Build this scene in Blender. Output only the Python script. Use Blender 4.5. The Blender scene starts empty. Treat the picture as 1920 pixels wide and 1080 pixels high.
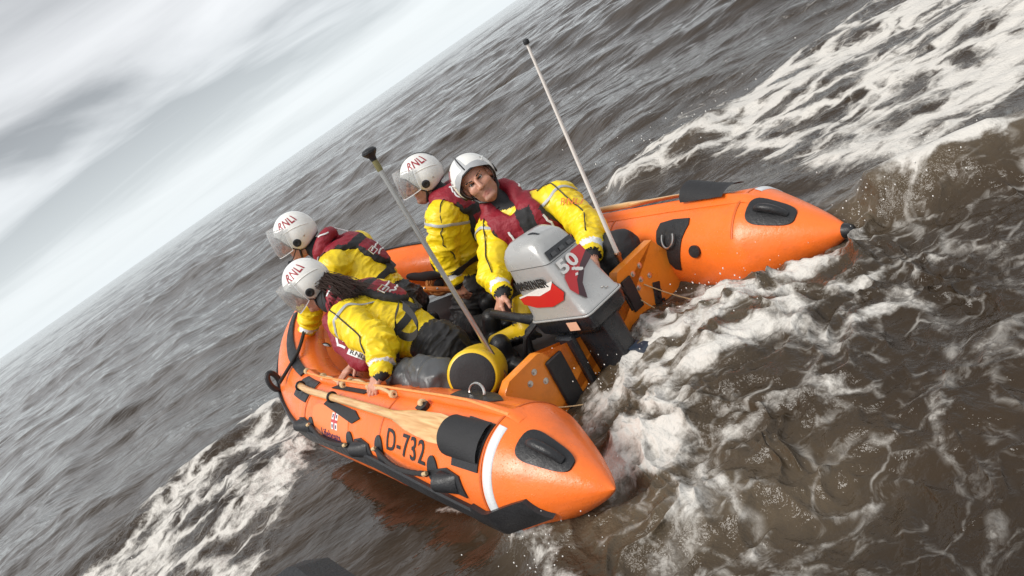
import bpy, bmesh, math, random
import numpy as np
from mathutils import Vector, Matrix, Quaternion
from mathutils.bvhtree import BVHTree
random.seed(4); rng = np.random.default_rng(7)
SC = bpy.context.scene
COL = SC.collection

# ------------------------------------------------------------------ camera
CAM_H = 1.62
ROLL = math.radians(34.77); F_PX = 1463.0
TH = math.atan2(439, F_PX)
cam = bpy.data.cameras.new('camera'); camo = bpy.data.objects.new('camera', cam); COL.objects.link(camo)
cam.sensor_width = 36.0; cam.lens = 36.0 * F_PX / 1920; cam.clip_start = 0.05; cam.clip_end = 40000
fw = Vector((0, math.cos(TH), -math.sin(TH))); up0 = Vector((0, math.sin(TH), math.cos(TH))); r0 = Vector((1, 0, 0))
rt = r0 * math.cos(ROLL) - up0 * math.sin(ROLL); up = r0 * math.sin(ROLL) + up0 * math.cos(ROLL)
mw = Matrix((rt, up, -fw)).transposed().to_4x4(); mw.translation = (0, 0, CAM_H)
camo.matrix_world = mw
SC.camera = camo

# ------------------------------------------------------------------ world, sun, exposure
SUN_EL, SUN_AZ = math.radians(50), math.radians(-118)      # azimuth from +Y towards +X
W = bpy.data.worlds.new('World'); SC.world = W; W.use_nodes = True
nt = W.node_tree; nt.nodes.clear()
def N(tree, typ, **kw):
    n = tree.nodes.new(typ)
    for k, v in kw.items():
        if k == 'inp':
            for a, b in v.items(): n.inputs[a].default_value = b
        else: setattr(n, k, v)
    return n
def LK(tree, a, b): tree.links.new(a, b)
out = N(nt, 'ShaderNodeOutputWorld'); bg = N(nt, 'ShaderNodeBackground', inp={'Strength': 0.094})
sky = N(nt, 'ShaderNodeTexSky', sky_type='NISHITA', sun_disc=False, sun_elevation=SUN_EL, sun_rotation=SUN_AZ)
tc = N(nt, 'ShaderNodeTexCoord'); sep = N(nt, 'ShaderNodeSeparateXYZ'); LK(nt, tc.outputs['Generated'], sep.inputs[0])
zc = N(nt, 'ShaderNodeMath', operation='MAXIMUM', inp={1: 0.0}); LK(nt, sep.outputs[2], zc.inputs[0])
za = N(nt, 'ShaderNodeMath', operation='ADD', inp={1: 0.10}); LK(nt, zc.outputs[0], za.inputs[0])
dx = N(nt, 'ShaderNodeMath', operation='DIVIDE'); LK(nt, sep.outputs[0], dx.inputs[0]); LK(nt, za.outputs[0], dx.inputs[1])
dy = N(nt, 'ShaderNodeMath', operation='DIVIDE'); LK(nt, sep.outputs[1], dy.inputs[0]); LK(nt, za.outputs[0], dy.inputs[1])
cmb = N(nt, 'ShaderNodeCombineXYZ'); LK(nt, dx.outputs[0], cmb.inputs[0]); LK(nt, dy.outputs[0], cmb.inputs[1])
mp = N(nt, 'ShaderNodeMapping'); mp.inputs['Scale'].default_value = (0.50, 0.80, 1); mp.inputs['Location'].default_value = (3.1, 0.35, 0); mp.inputs['Rotation'].default_value = (0, 0, math.radians(-10))
LK(nt, cmb.outputs[0], mp.inputs[0])
n1 = N(nt, 'ShaderNodeTexNoise', inp={'Scale': 0.8, 'Detail': 7.0, 'Roughness': 0.50, 'Distortion': 0.5}); LK(nt, mp.outputs[0], n1.inputs['Vector'])
r1 = N(nt, 'ShaderNodeValToRGB'); LK(nt, n1.outputs[0], r1.inputs[0])      # cloud brightness
r1.color_ramp.elements[0].position = 0.38; r1.color_ramp.elements[0].color = (3.0, 3.1, 3.2, 1)
r1.color_ramp.elements[1].position = 0.63; r1.color_ramp.elements[1].color = (8.1, 8.2, 8.3, 1)
e = r1.color_ramp.elements.new(0.5); e.color = (6.3, 6.4, 6.5, 1)
hz = N(nt, 'ShaderNodeMapRange', inp={1: 0.0, 2: 0.20, 3: 1.0, 4: 0.0}); LK(nt, zc.outputs[0], hz.inputs[0])
hzp = N(nt, 'ShaderNodeMath', operation='POWER', inp={1: 1.3}); LK(nt, hz.outputs[0], hzp.inputs[0])
mixh = N(nt, 'ShaderNodeMix', data_type='RGBA'); LK(nt, hzp.outputs[0], mixh.inputs[0]); LK(nt, r1.outputs[0], mixh.inputs[6]); mixh.inputs[7].default_value = (7.5, 8.05, 8.35, 1)
mixs = N(nt, 'ShaderNodeMix', data_type='RGBA'); mixs.inputs[0].default_value = 0.90
LK(nt, sky.outputs[0], mixs.inputs[6]); LK(nt, mixh.outputs[2], mixs.inputs[7])
LK(nt, mixs.outputs[2], bg.inputs[0]); LK(nt, bg.outputs[0], out.inputs[0])
sun = bpy.data.lights.new('sun', 'SUN'); sun.energy = 2.5; sun.angle = math.radians(30); sun.color = (1, 0.96, 0.9)
suno = bpy.data.objects.new('sun', sun); COL.objects.link(suno)
sd = Vector((math.sin(SUN_AZ) * math.cos(SUN_EL), math.cos(SUN_AZ) * math.cos(SUN_EL), math.sin(SUN_EL)))
suno.rotation_euler = (-sd).to_track_quat('-Z', 'Y').to_euler()
SC.view_settings.view_transform = 'Standard'; SC.view_settings.look = 'None'; SC.view_settings.exposure = 0.40; SC.view_settings.gamma = 1.0
SC.render.engine = 'CYCLES'

# ------------------------------------------------------------------ materials
MATS = {}
def mat(name, col, rough=0.5, bump=0.0, bscale=40, var=0.12, vscale=9, coat=0.0, metal=0.0, spec=0.5, rvar=0.0, bdist=0.004, detail=5, sss=0.0, ridged=False):
    """procedural Principled material: colour with noise variation, rough-noise and fine relief"""
    m = bpy.data.materials.new(name); m.use_nodes = True; t = m.node_tree; b = t.nodes['Principled BSDF']
    tcn = N(t, 'ShaderNodeTexCoord'); nz = N(t, 'ShaderNodeTexNoise', inp={'Scale': vscale, 'Detail': 5.0, 'Roughness': 0.6}); LK(t, tcn.outputs['Object'], nz.inputs['Vector'])
    mx = N(t, 'ShaderNodeMix', data_type='RGBA'); c = np.array(col[:3])
    mx.inputs[6].default_value = (*np.clip(c * (1 - var), 0, 1), 1); mx.inputs[7].default_value = (*np.clip(c * (1 + var), 0, 1), 1)
    LK(t, nz.outputs[0], mx.inputs[0]); LK(t, mx.outputs[2], b.inputs['Base Color'])
    b.inputs['Roughness'].default_value = rough; b.inputs['Metallic'].default_value = metal
    b.inputs['Coat Weight'].default_value = coat; b.inputs['Coat Roughness'].default_value = 0.12; b.inputs['Specular IOR Level'].default_value = spec
    if sss: b.inputs['Subsurface Weight'].default_value = sss; b.inputs['Subsurface Scale'].default_value = 0.01
    if rvar:
        n2 = N(t, 'ShaderNodeTexNoise', inp={'Scale': vscale * 2.7, 'Detail': 4.0}); LK(t, tcn.outputs['Object'], n2.inputs['Vector'])
        mr = N(t, 'ShaderNodeMapRange', inp={1: .3, 2: .7, 3: max(0.03, rough - rvar), 4: min(1, rough + rvar)}); LK(t, n2.outputs[0], mr.inputs[0]); LK(t, mr.outputs[0], b.inputs['Roughness'])
    if bump:
        n3 = N(t, 'ShaderNodeTexNoise', inp={'Scale': bscale, 'Detail': detail, 'Roughness': 0.6})
        if ridged: n3.noise_type = 'RIDGED_MULTIFRACTAL'; n3.inputs['Detail'].default_value = 3.0; n3.inputs['Distortion'].default_value = 0.6
        LK(t, tcn.outputs['Object'], n3.inputs['Vector'])
        bp = N(t, 'ShaderNodeBump', inp={'Strength': bump, 'Distance': bdist}); LK(t, n3.outputs[0], bp.inputs['Height']); LK(t, bp.outputs[0], b.inputs['Normal'])
    MATS[name] = m; return m
M_ORANGE = mat('hypalon_orange', (0.92, 0.175, 0.022), 0.33, 0.35, 60, 0.10, 5, coat=0.12, rvar=0.12)
M_ORANGED = mat('seam_orange', (0.62, 0.12, 0.02), 0.45, 0.2, 60)
M_BOARD = mat('transom_orange', (0.80, 0.24, 0.02), 0.34, 0.3, 30, 0.10, 6, coat=0.15, rvar=0.1)
M_BLACK = mat('black_rubber', (0.016, 0.016, 0.018), 0.42, 0.5, 90, 0.25, 12, rvar=0.15)
M_BLACKF = mat('black_fabric', (0.018, 0.018, 0.02), 0.7, 0.7, 160, 0.3, 20)
M_GREYF = mat('grey_pvc_fabric', (0.075, 0.078, 0.082), 0.4, 0.6, 10, 0.25, 14, rvar=0.15, bdist=0.012, ridged=True)
M_WHITE = mat('white_paint', (0.78, 0.77, 0.74), 0.3, 0.1, 40, 0.04, 10, coat=0.25)
M_BAND = mat('reflective_white', (0.72, 0.73, 0.74), 0.4, 0.3, 120, 0.08, 16)
M_SILVER = mat('reflective_grey', (0.42, 0.43, 0.44), 0.38, 0.3, 160, 0.12, 25)
M_YELLOW = mat('drysuit_yellow', (0.88, 0.64, 0.010), 0.44, 0.55, 11, 0.14, 7, rvar=0.12, bdist=0.012, ridged=True)
M_SUITBLK = mat('drysuit_black', (0.022, 0.021, 0.022), 0.55, 0.6, 12, 0.25, 12, bdist=0.012, ridged=True)
M_RED = mat('lifejacket_red', (0.25, 0.007, 0.020), 0.55, 0.8, 45, 0.18, 12, bdist=0.008)
M_LOGO = mat('maroon_print', (0.30, 0.012, 0.025), 0.45, 0, 1, 0.1)
M_NAVY = mat('navy_print', (0.05, 0.02, 0.10), 0.5)
M_PRINT = mat('black_print', (0.014, 0.014, 0.016), 0.5)
M_SKIN = mat('skin', (0.54, 0.265, 0.18), 0.42, 0.35, 110, 0.24, 26, sss=0.06)
M_LIP = mat('lip', (0.38, 0.15, 0.115), 0.45)
M_EYE = mat('eye_dark', (0.05, 0.035, 0.03), 0.2)
M_EYEW = mat('eye_white', (0.62, 0.58, 0.54), 0.25)
M_HAIR = mat('hair_dark', (0.026, 0.013, 0.009), 0.6, 0.0, 200, 0.4, 40, spec=0.2)
M_STEEL = mat('steel', (0.60, 0.58, 0.55), 0.30, 0.0, 40, 0.1, 20, metal=1.0)
M_COPPER = mat('bronze', (0.36, 0.20, 0.13), 0.35, 0.2, 60, 0.2, 30, metal=1.0)
M_WHIP = mat('antenna_white', (0.80, 0.75, 0.70), 0.35, 0.1, 60, 0.1, 12)
M_ROPE = mat('rope_tan', (0.62, 0.44, 0.24), 0.8, 0.8, 220, 0.25, 60)
M_ROPEB = mat('rope_black', (0.02, 0.019, 0.02), 0.7, 0.8, 220, 0.3, 60)
M_ROPEO = mat('rope_orange', (0.78, 0.33, 0.10), 0.75, 0.8, 220, 0.25, 60)
M_COWL = mat('cowl_silver', (0.46, 0.46, 0.45), 0.30, 0.15, 30, 0.06, 5, coat=0.3, metal=0.35, rvar=0.08)
M_MBLACK = mat('motor_black', (0.014, 0.015, 0.018), 0.3, 0.3, 50, 0.25, 10, coat=0.2, rvar=0.12)
M_DECRED = mat('decal_red', (0.55, 0.015, 0.02), 0.3, 0, 1, 0.08, coat=0.3)
M_DECDK = mat('decal_dark', (0.05, 0.012, 0.018), 0.3, 0, 1, 0.1, coat=0.3)
M_CREAM = mat('label_cream', (0.72, 0.42, 0.28), 0.5)
M_FLOOR = mat('floor_grey', (0.05, 0.05, 0.052), 0.5, 0.5, 60, 0.3, 10)
M_BOOT = mat('boot_yellow', (0.76, 0.50, 0.015), 0.38, 0.3, 50, 0.1, 10, rvar=0.1)
def grime(m, col, amount, scale, lo=.5, hi=.72):
    # worn, scuffed and wet patches: a second noise tints the base colour and changes the gloss
    t = m.node_tree; b = t.nodes['Principled BSDF']; src = b.inputs['Base Color'].links[0].from_socket
    tcn = N(t, 'ShaderNodeTexCoord'); nz = N(t, 'ShaderNodeTexNoise', inp={'Scale': scale, 'Detail': 8.0, 'Roughness': 0.72}); LK(t, tcn.outputs['Object'], nz.inputs['Vector'])
    mr = N(t, 'ShaderNodeMapRange', inp={1: lo, 2: hi, 3: 0.0, 4: amount}); LK(t, nz.outputs[0], mr.inputs[0])
    mx = N(t, 'ShaderNodeMix', data_type='RGBA'); LK(t, mr.outputs[0], mx.inputs[0]); LK(t, src, mx.inputs[6]); mx.inputs[7].default_value = (*col, 1); LK(t, mx.outputs[2], b.inputs['Base Color'])
def drops(m, scale=150, strength=.5):
    # beads of water standing on the surface
    t = m.node_tree; b = t.nodes['Principled BSDF']; tcn = N(t, 'ShaderNodeTexCoord'); v = N(t, 'ShaderNodeTexVoronoi', inp={'Scale': scale, 'Randomness': 1.0}); LK(t, tcn.outputs['Object'], v.inputs['Vector'])
    mr = N(t, 'ShaderNodeMapRange', inp={1: 0.0, 2: 0.33, 3: 1.0, 4: 0.0}); LK(t, v.outputs['Distance'], mr.inputs[0])
    gt = N(t, 'ShaderNodeMath', operation='GREATER_THAN', inp={1: 0.72}); sp = N(t, 'ShaderNodeSeparateColor'); LK(t, v.outputs['Color'], sp.inputs[0]); LK(t, sp.outputs[0], gt.inputs[0])
    ml = N(t, 'ShaderNodeMath', operation='MULTIPLY'); LK(t, mr.outputs[0], ml.inputs[0]); LK(t, gt.outputs[0], ml.inputs[1])
    bp = N(t, 'ShaderNodeBump', inp={'Strength': strength, 'Distance': 0.003}); LK(t, ml.outputs[0], bp.inputs['Height'])
    if b.inputs['Normal'].links: LK(t, b.inputs['Normal'].links[0].from_socket, bp.inputs['Normal'])
    LK(t, bp.outputs[0], b.inputs['Normal'])
grime(M_ORANGE, (.30, .07, .02), .45, 3.5); drops(M_ORANGE); grime(M_YELLOW, (.36, .24, .02), .42, 6); grime(M_BOARD, (.35, .10, .02), .5, 5); drops(M_COWL, 170, .35); grime(M_COWL, (.25, .24, .22), .35, 5); grime(M_WHITE, (.5, .47, .42), .35, 7); drops(M_BLACK, 170, .4); drops(M_WHITE, 170, .3)
def wood_mat():
    m = bpy.data.materials.new('paddle_wood'); m.use_nodes = True; t = m.node_tree; b = t.nodes['Principled BSDF']
    tcn = N(t, 'ShaderNodeTexCoord'); mpn = N(t, 'ShaderNodeMapping'); mpn.inputs['Scale'].default_value = (40, 3, 40); LK(t, tcn.outputs['Object'], mpn.inputs[0])
    w = N(t, 'ShaderNodeTexNoise', inp={'Scale': 2.0, 'Detail': 6.0, 'Distortion': 0.6}); LK(t, mpn.outputs[0], w.inputs['Vector'])
    r = N(t, 'ShaderNodeValToRGB'); LK(t, w.outputs[0], r.inputs[0]); r.color_ramp.elements[0].position = .3; r.color_ramp.elements[1].position = .72
    r.color_ramp.elements[0].color = (0.52, 0.26, 0.09, 1); r.color_ramp.elements[1].color = (0.80, 0.52, 0.24, 1)
    LK(t, r.outputs[0], b.inputs['Base Color']); b.inputs['Roughness'].default_value = 0.35; b.inputs['Coat Weight'].default_value = 0.25
    return m
M_WOOD = wood_mat()
def glass_mat():
    m = bpy.data.materials.new('clear_visor'); m.use_nodes = True; t = m.node_tree; t.nodes.remove(t.nodes['Principled BSDF']); o = [n for n in t.nodes if n.type == 'OUTPUT_MATERIAL'][0]
    tr = N(t, 'ShaderNodeBsdfTransparent'); tr.inputs[0].default_value = (0.93, 0.94, 0.94, 1); gl = N(t, 'ShaderNodeBsdfGlossy', inp={'Roughness': 0.08}); df = N(t, 'ShaderNodeBsdfTranslucent'); df.inputs[0].default_value = (0.8, 0.8, 0.8, 1)
    nz = N(t, 'ShaderNodeTexVoronoi', inp={'Scale': 130.0}); tcn = N(t, 'ShaderNodeTexCoord'); LK(t, tcn.outputs['Object'], nz.inputs['Vector'])
    dr = N(t, 'ShaderNodeMapRange', inp={1: 0.25, 2: 0.0, 3: 0.30, 4: 0.65}); LK(t, nz.outputs['Distance'], dr.inputs[0])
    m1 = N(t, 'ShaderNodeMixShader'); LK(t, dr.outputs[0], m1.inputs[0]); LK(t, tr.outputs[0], m1.inputs[1]); LK(t, df.outputs[0], m1.inputs[2])
    lw0 = N(t, 'ShaderNodeLayerWeight', inp={'Blend': 0.12}); lw = N(t, 'ShaderNodeMapRange', inp={1: 0.0, 2: 1.0, 3: 0.03, 4: 0.55}); LK(t, lw0.outputs['Facing'], lw.inputs[0]); m2 = N(t, 'ShaderNodeMixShader'); LK(t, lw.outputs[0], m2.inputs[0]); LK(t, m1.outputs[0], m2.inputs[1]); LK(t, gl.outputs[0], m2.inputs[2])
    LK(t, m2.outputs[0], o.inputs[0]); return m
M_VISOR = glass_mat()

# ------------------------------------------------------------------ helpers
def rot_boat():
    y, p, r = [math.radians(a) for a in (28.78, 3.25, 4.48)]
    return Matrix.Rotation(y, 4, 'Z') @ Matrix.Rotation(p, 4, 'X') @ Matrix.Rotation(r, 4, 'Y')
BOAT = Matrix.Translation((0.174, 3.368, -1.673 + CAM_H)) @ rot_boat()
def tag(o, label=None, cat=None, group=None, kind=None):
    if label: o['label'] = label
    if cat: o['category'] = cat
    if group: o['group'] = group
    if kind: o['kind'] = kind
    return o
def thing(name, label, cat, base, group=None):
    """Empty at the thing's base (boat coordinates); parts are modelled in boat coordinates"""
    o = bpy.data.objects.new(name, None); COL.objects.link(o); o.empty_display_size = 0.1
    o.matrix_world = BOAT @ Matrix.Translation(base); o['base'] = tuple(base); return tag(o, label, cat, group)
def mesh_np(name, V, F, mats, parent=None, fm=None, smooth=True, base=None):
    """V (n,3); F list of index arrays (tri / quad arrays) or python list"""
    me = bpy.data.meshes.new(name)
    V = np.asarray(V, np.float32)
    if isinstance(F, np.ndarray):
        k = F.shape[1]; n = len(F)
        me.vertices.add(len(V)); me.vertices.foreach_set('co', V.ravel())
        me.loops.add(n * k); me.loops.foreach_set('vertex_index', F.ravel().astype(np.int32))
        me.polygons.add(n); me.polygons.foreach_set('loop_start', np.arange(0, n * k, k, dtype=np.int32)); me.polygons.foreach_set('loop_total', np.full(n, k, np.int32))
    else: me.from_pydata([tuple(v) for v in V], [], [tuple(f) for f in F])
    if not isinstance(mats, (list, tuple)): mats = [mats]
    for m in mats: me.materials.append(m)
    if fm is not None: me.polygons.foreach_set('material_index', np.asarray(fm, np.int32))
    me.polygons.foreach_set('use_smooth', np.full(len(me.polygons), smooth))
    me.update(); me.validate()
    o = bpy.data.objects.new(name, me); COL.objects.link(o)
    if parent is not None:
        o.parent = parent
        b, q = Vector((0, 0, 0)), parent
        if 'base' in parent.keys(): o.location = -Vector(parent['base'])   # direct part of a thing; sub-parts share the part's frame
    return o
class MB:
    """collects simple shapes into one mesh (boat coordinates)"""
    def __init__(s): s.v = []; s.f = []; s.m = []; s.cur = 0
    def add(s, V, F):
        b = len(s.v); s.v += [tuple(v) for v in V]; s.f += [tuple(i + b for i in f) for f in F]; s.m += [s.cur] * len(F)
    def tube(s, pts, r, n=10, caps=True):
        P = np.array(pts, float); k = len(P); R = np.full(k, r) if np.isscalar(r) else np.array(r)
        T = np.gradient(P, axis=0); T /= np.linalg.norm(T, axis=1)[:, None] + 1e-9
        a = np.cross(T[0], [0, 0, 1.]);
        if np.linalg.norm(a) < 1e-3: a = np.cross(T[0], [1., 0, 0])
        V = []
        for i in range(k):
            a = a - T[i] * (a @ T[i]); a /= np.linalg.norm(a); b = np.cross(T[i], a)
            for j in range(n):
                w = 2 * math.pi * j / n; V.append(P[i] + R[i] * (math.cos(w) * a + math.sin(w) * b))
        F = [(i * n + j, i * n + (j + 1) % n, (i + 1) * n + (j + 1) % n, (i + 1) * n + j) for i in range(k - 1) for j in range(n)]
        if caps: F += [tuple(range(n))[::-1], tuple((k - 1) * n + j for j in range(n))]
        s.add(V, F); return s
    def loft(s, rings, close=True, caps=True):
        n = len(rings[0]); V = [p for r in rings for p in r]
        F = [(i * n + j, i * n + (j + 1) % n, (i + 1) * n + (j + 1) % n, (i + 1) * n + j) for i in range(len(rings) - 1) for j in range(n if close else n - 1)]
        if caps: F += [tuple(range(n))[::-1], tuple((len(rings) - 1) * n + j for j in range(n))]
        s.add(V, F); return s
    def lathe(s, c, axis, prof, n=24):
        """prof: (radius, height) along axis"""
        A_ = Vector(axis).normalized(); q = Vector((0, 0, 1)).rotation_difference(A_); c = Vector(c); rings = []
        for r, h in prof: rings.append([c + q @ Vector((r * math.cos(2 * math.pi * j / n), r * math.sin(2 * math.pi * j / n), h)) for j in range(n)])
        return s.loft(rings)
    def box(s, c, size, R=None, bev=0.0):
        x, y, z = [a / 2 for a in size]; b = bev
        rings = []
        def ring(dx, dy, h): return [(-dx + b, -dy, h), (dx - b, -dy, h), (dx, -dy + b, h), (dx, dy - b, h), (dx - b, dy, h), (-dx + b, dy, h), (-dx, dy - b, h), (-dx, -dy + b, h)]
        b = max(bev, 1e-4)
        L = [ring(x - b, y - b, -z), ring(x, y, -z + b), ring(x, y, z - b), ring(x - b, y - b, z)]
        Rm = R or Matrix.Identity(3); c = Vector(c)
        return s.loft([[c + Rm @ Vector(p) for p in l] for l in L])
    def build(s, name, mats, parent=None, smooth=True, auto=True):
        o = mesh_np(name, np.array(s.v), s.f, mats, parent, s.m if isinstance(mats, (list, tuple)) else None, smooth)
        if smooth and auto: o.data.set_sharp_from_angle(angle=math.radians(38))
        return o

def hash3(ix, iy, iz, seed):
    h = (ix.astype(np.int64) * 374761393 + iy.astype(np.int64) * 668265263 + iz.astype(np.int64) * 2147483647 + seed * 974634777) & 0xFFFFFFFF
    h = ((h ^ (h >> 13)) * 1274126177) & 0xFFFFFFFF; h = ((h ^ (h >> 16)) * 2246822519) & 0xFFFFFFFF
    return (h ^ (h >> 15)) & 0xFFFFFFFF
def vnoise3(P, seed=0):
    """gradient noise in 3D, about -1..1"""
    P = np.asarray(P, np.float64); I = np.floor(P); f = P - I; I = I.astype(np.int64); u = f * f * f * (f * (f * 6 - 15) + 10); res = 0
    for dx_ in (0, 1):
        for dy_ in (0, 1):
            for dz_ in (0, 1):
                h = hash3(I[:, 0] + dx_, I[:, 1] + dy_, I[:, 2] + dz_, seed)
                gx = ((h & 1023) / 511.5 - 1); gy = (((h >> 10) & 1023) / 511.5 - 1); gz = (((h >> 20) & 1023) / 511.5 - 1)
                d = gx * (f[:, 0] - dx_) + gy * (f[:, 1] - dy_) + gz * (f[:, 2] - dz_)
                w = (u[:, 0] if dx_ else 1 - u[:, 0]) * (u[:, 1] if dy_ else 1 - u[:, 1]) * (u[:, 2] if dz_ else 1 - u[:, 2])
                res = res + d * w
    return res
def noise2(x, y, seed=0):
    x = np.asarray(x, np.float64); y = np.asarray(y, np.float64)
    ix = np.floor(x); iy = np.floor(y); fx = x - ix; fy = y - iy; ix = ix.astype(np.int64); iy = iy.astype(np.int64)
    ux = fx * fx * fx * (fx * (fx * 6 - 15) + 10); uy = fy * fy * fy * (fy * (fy * 6 - 15) + 10); res = 0; z0 = np.zeros_like(ix)
    for a in (0, 1):
        for b in (0, 1):
            h = hash3(ix + a, iy + b, z0, seed); gx = (h & 65535) / 32767.5 - 1; gy = ((h >> 16) & 65535) / 32767.5 - 1
            res = res + (gx * (fx - a) + gy * (fy - b)) * (ux if a else 1 - ux) * (uy if b else 1 - uy)
    return res * 1.3
def fbm2(x, y, oct=4, seed=0, ridge=False):
    v = 0; a = 1; t = 0
    for i in range(oct):
        n = noise2(x, y, seed + i * 17); n = (1 - 2 * np.abs(n)) if ridge else n
        v = v + a * n; t += a; a *= 0.52; x = x * 1.93 + 3.7; y = y * 1.93 - 1.3
    return v / t
def sstep(a, b, x): t = np.clip((x - a) / (b - a), 0, 1); return t * t * (3 - 2 * t)

def text_mesh(body, size=1.0, bold=0.0, sx=1.0, shear=0.0):
    """flat 2D mesh of a word, centred, as (verts2d, faces)"""
    c = bpy.data.curves.new('txt', 'FONT'); c.body = body; c.size = size; c.align_x = 'CENTER'; c.align_y = 'CENTER'; c.offset = bold * size; c.shear = shear; c.resolution_u = 3; c.space_character = 1.08
    o = bpy.data.objects.new('txt', c); COL.objects.link(o); bpy.context.view_layer.update()
    me = bpy.data.meshes.new_from_object(o.evaluated_get(bpy.context.evaluated_depsgraph_get()))
    V = [(v.co.x * sx, v.co.y) for v in me.vertices]; F = [tuple(p.vertices) for p in me.polygons]
    bpy.data.objects.remove(o); bpy.data.curves.remove(c); bpy.data.meshes.remove(me)
    V = np.array(V); ctr = (V.max(0) + V.min(0)) / 2
    return V - ctr, F
def decal(name, V2, F, fn, mat_, parent, thick=0.002, off=0.002, maxlen=0.03, label=None):
    """lay a flat 2D shape on a surface: fn(a, b, offset) -> point; gives it a real thickness"""
    bm = bmesh.new(); vs = [bm.verts.new((v[0], v[1], 0)) for v in V2]
    for f in F:
        try: bm.faces.new([vs[i] for i in f])
        except ValueError: pass
    bmesh.ops.triangulate(bm, faces=bm.faces[:])
    for _ in range(5):
        long = [e for e in bm.edges if e.calc_length() > maxlen]
        if not long: break
        bmesh.ops.subdivide_edges(bm, edges=long, cuts=1); bmesh.ops.triangulate(bm, faces=[f for f in bm.faces if len(f.verts) > 3])
    r = bmesh.ops.extrude_face_region(bm, geom=bm.faces[:])
    for v in r['geom']:
        if isinstance(v, bmesh.types.BMVert): v.co.z = 1
    P = np.array([v.co[:] for v in bm.verts]); bm.verts.index_update()
    Fc = [tuple(v.index for v in f.verts) for f in bm.faces]; bm.free()
    V = np.array([fn(p[0], p[1], off + thick * p[2]) for p in P])
    o = mesh_np(name, V, Fc, mat_, parent, smooth=True); o.data.set_sharp_from_angle(angle=math.radians(40))
    if label: o['label'] = label
    return o
def poly2(pts): return np.array(pts, float), [tuple(range(len(pts)))]
def ellipse2(cx, cy, rx, ry, n=28, p=2.0):
    L = []
    for i in range(n):
        a = 2 * math.pi * i / n; c, s_ = math.cos(a), math.sin(a)
        L.append((cx + rx * math.copysign(abs(c) ** (2 / p), c), cy + ry * math.copysign(abs(s_) ** (2 / p), s_)))
    return poly2(L)

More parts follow.
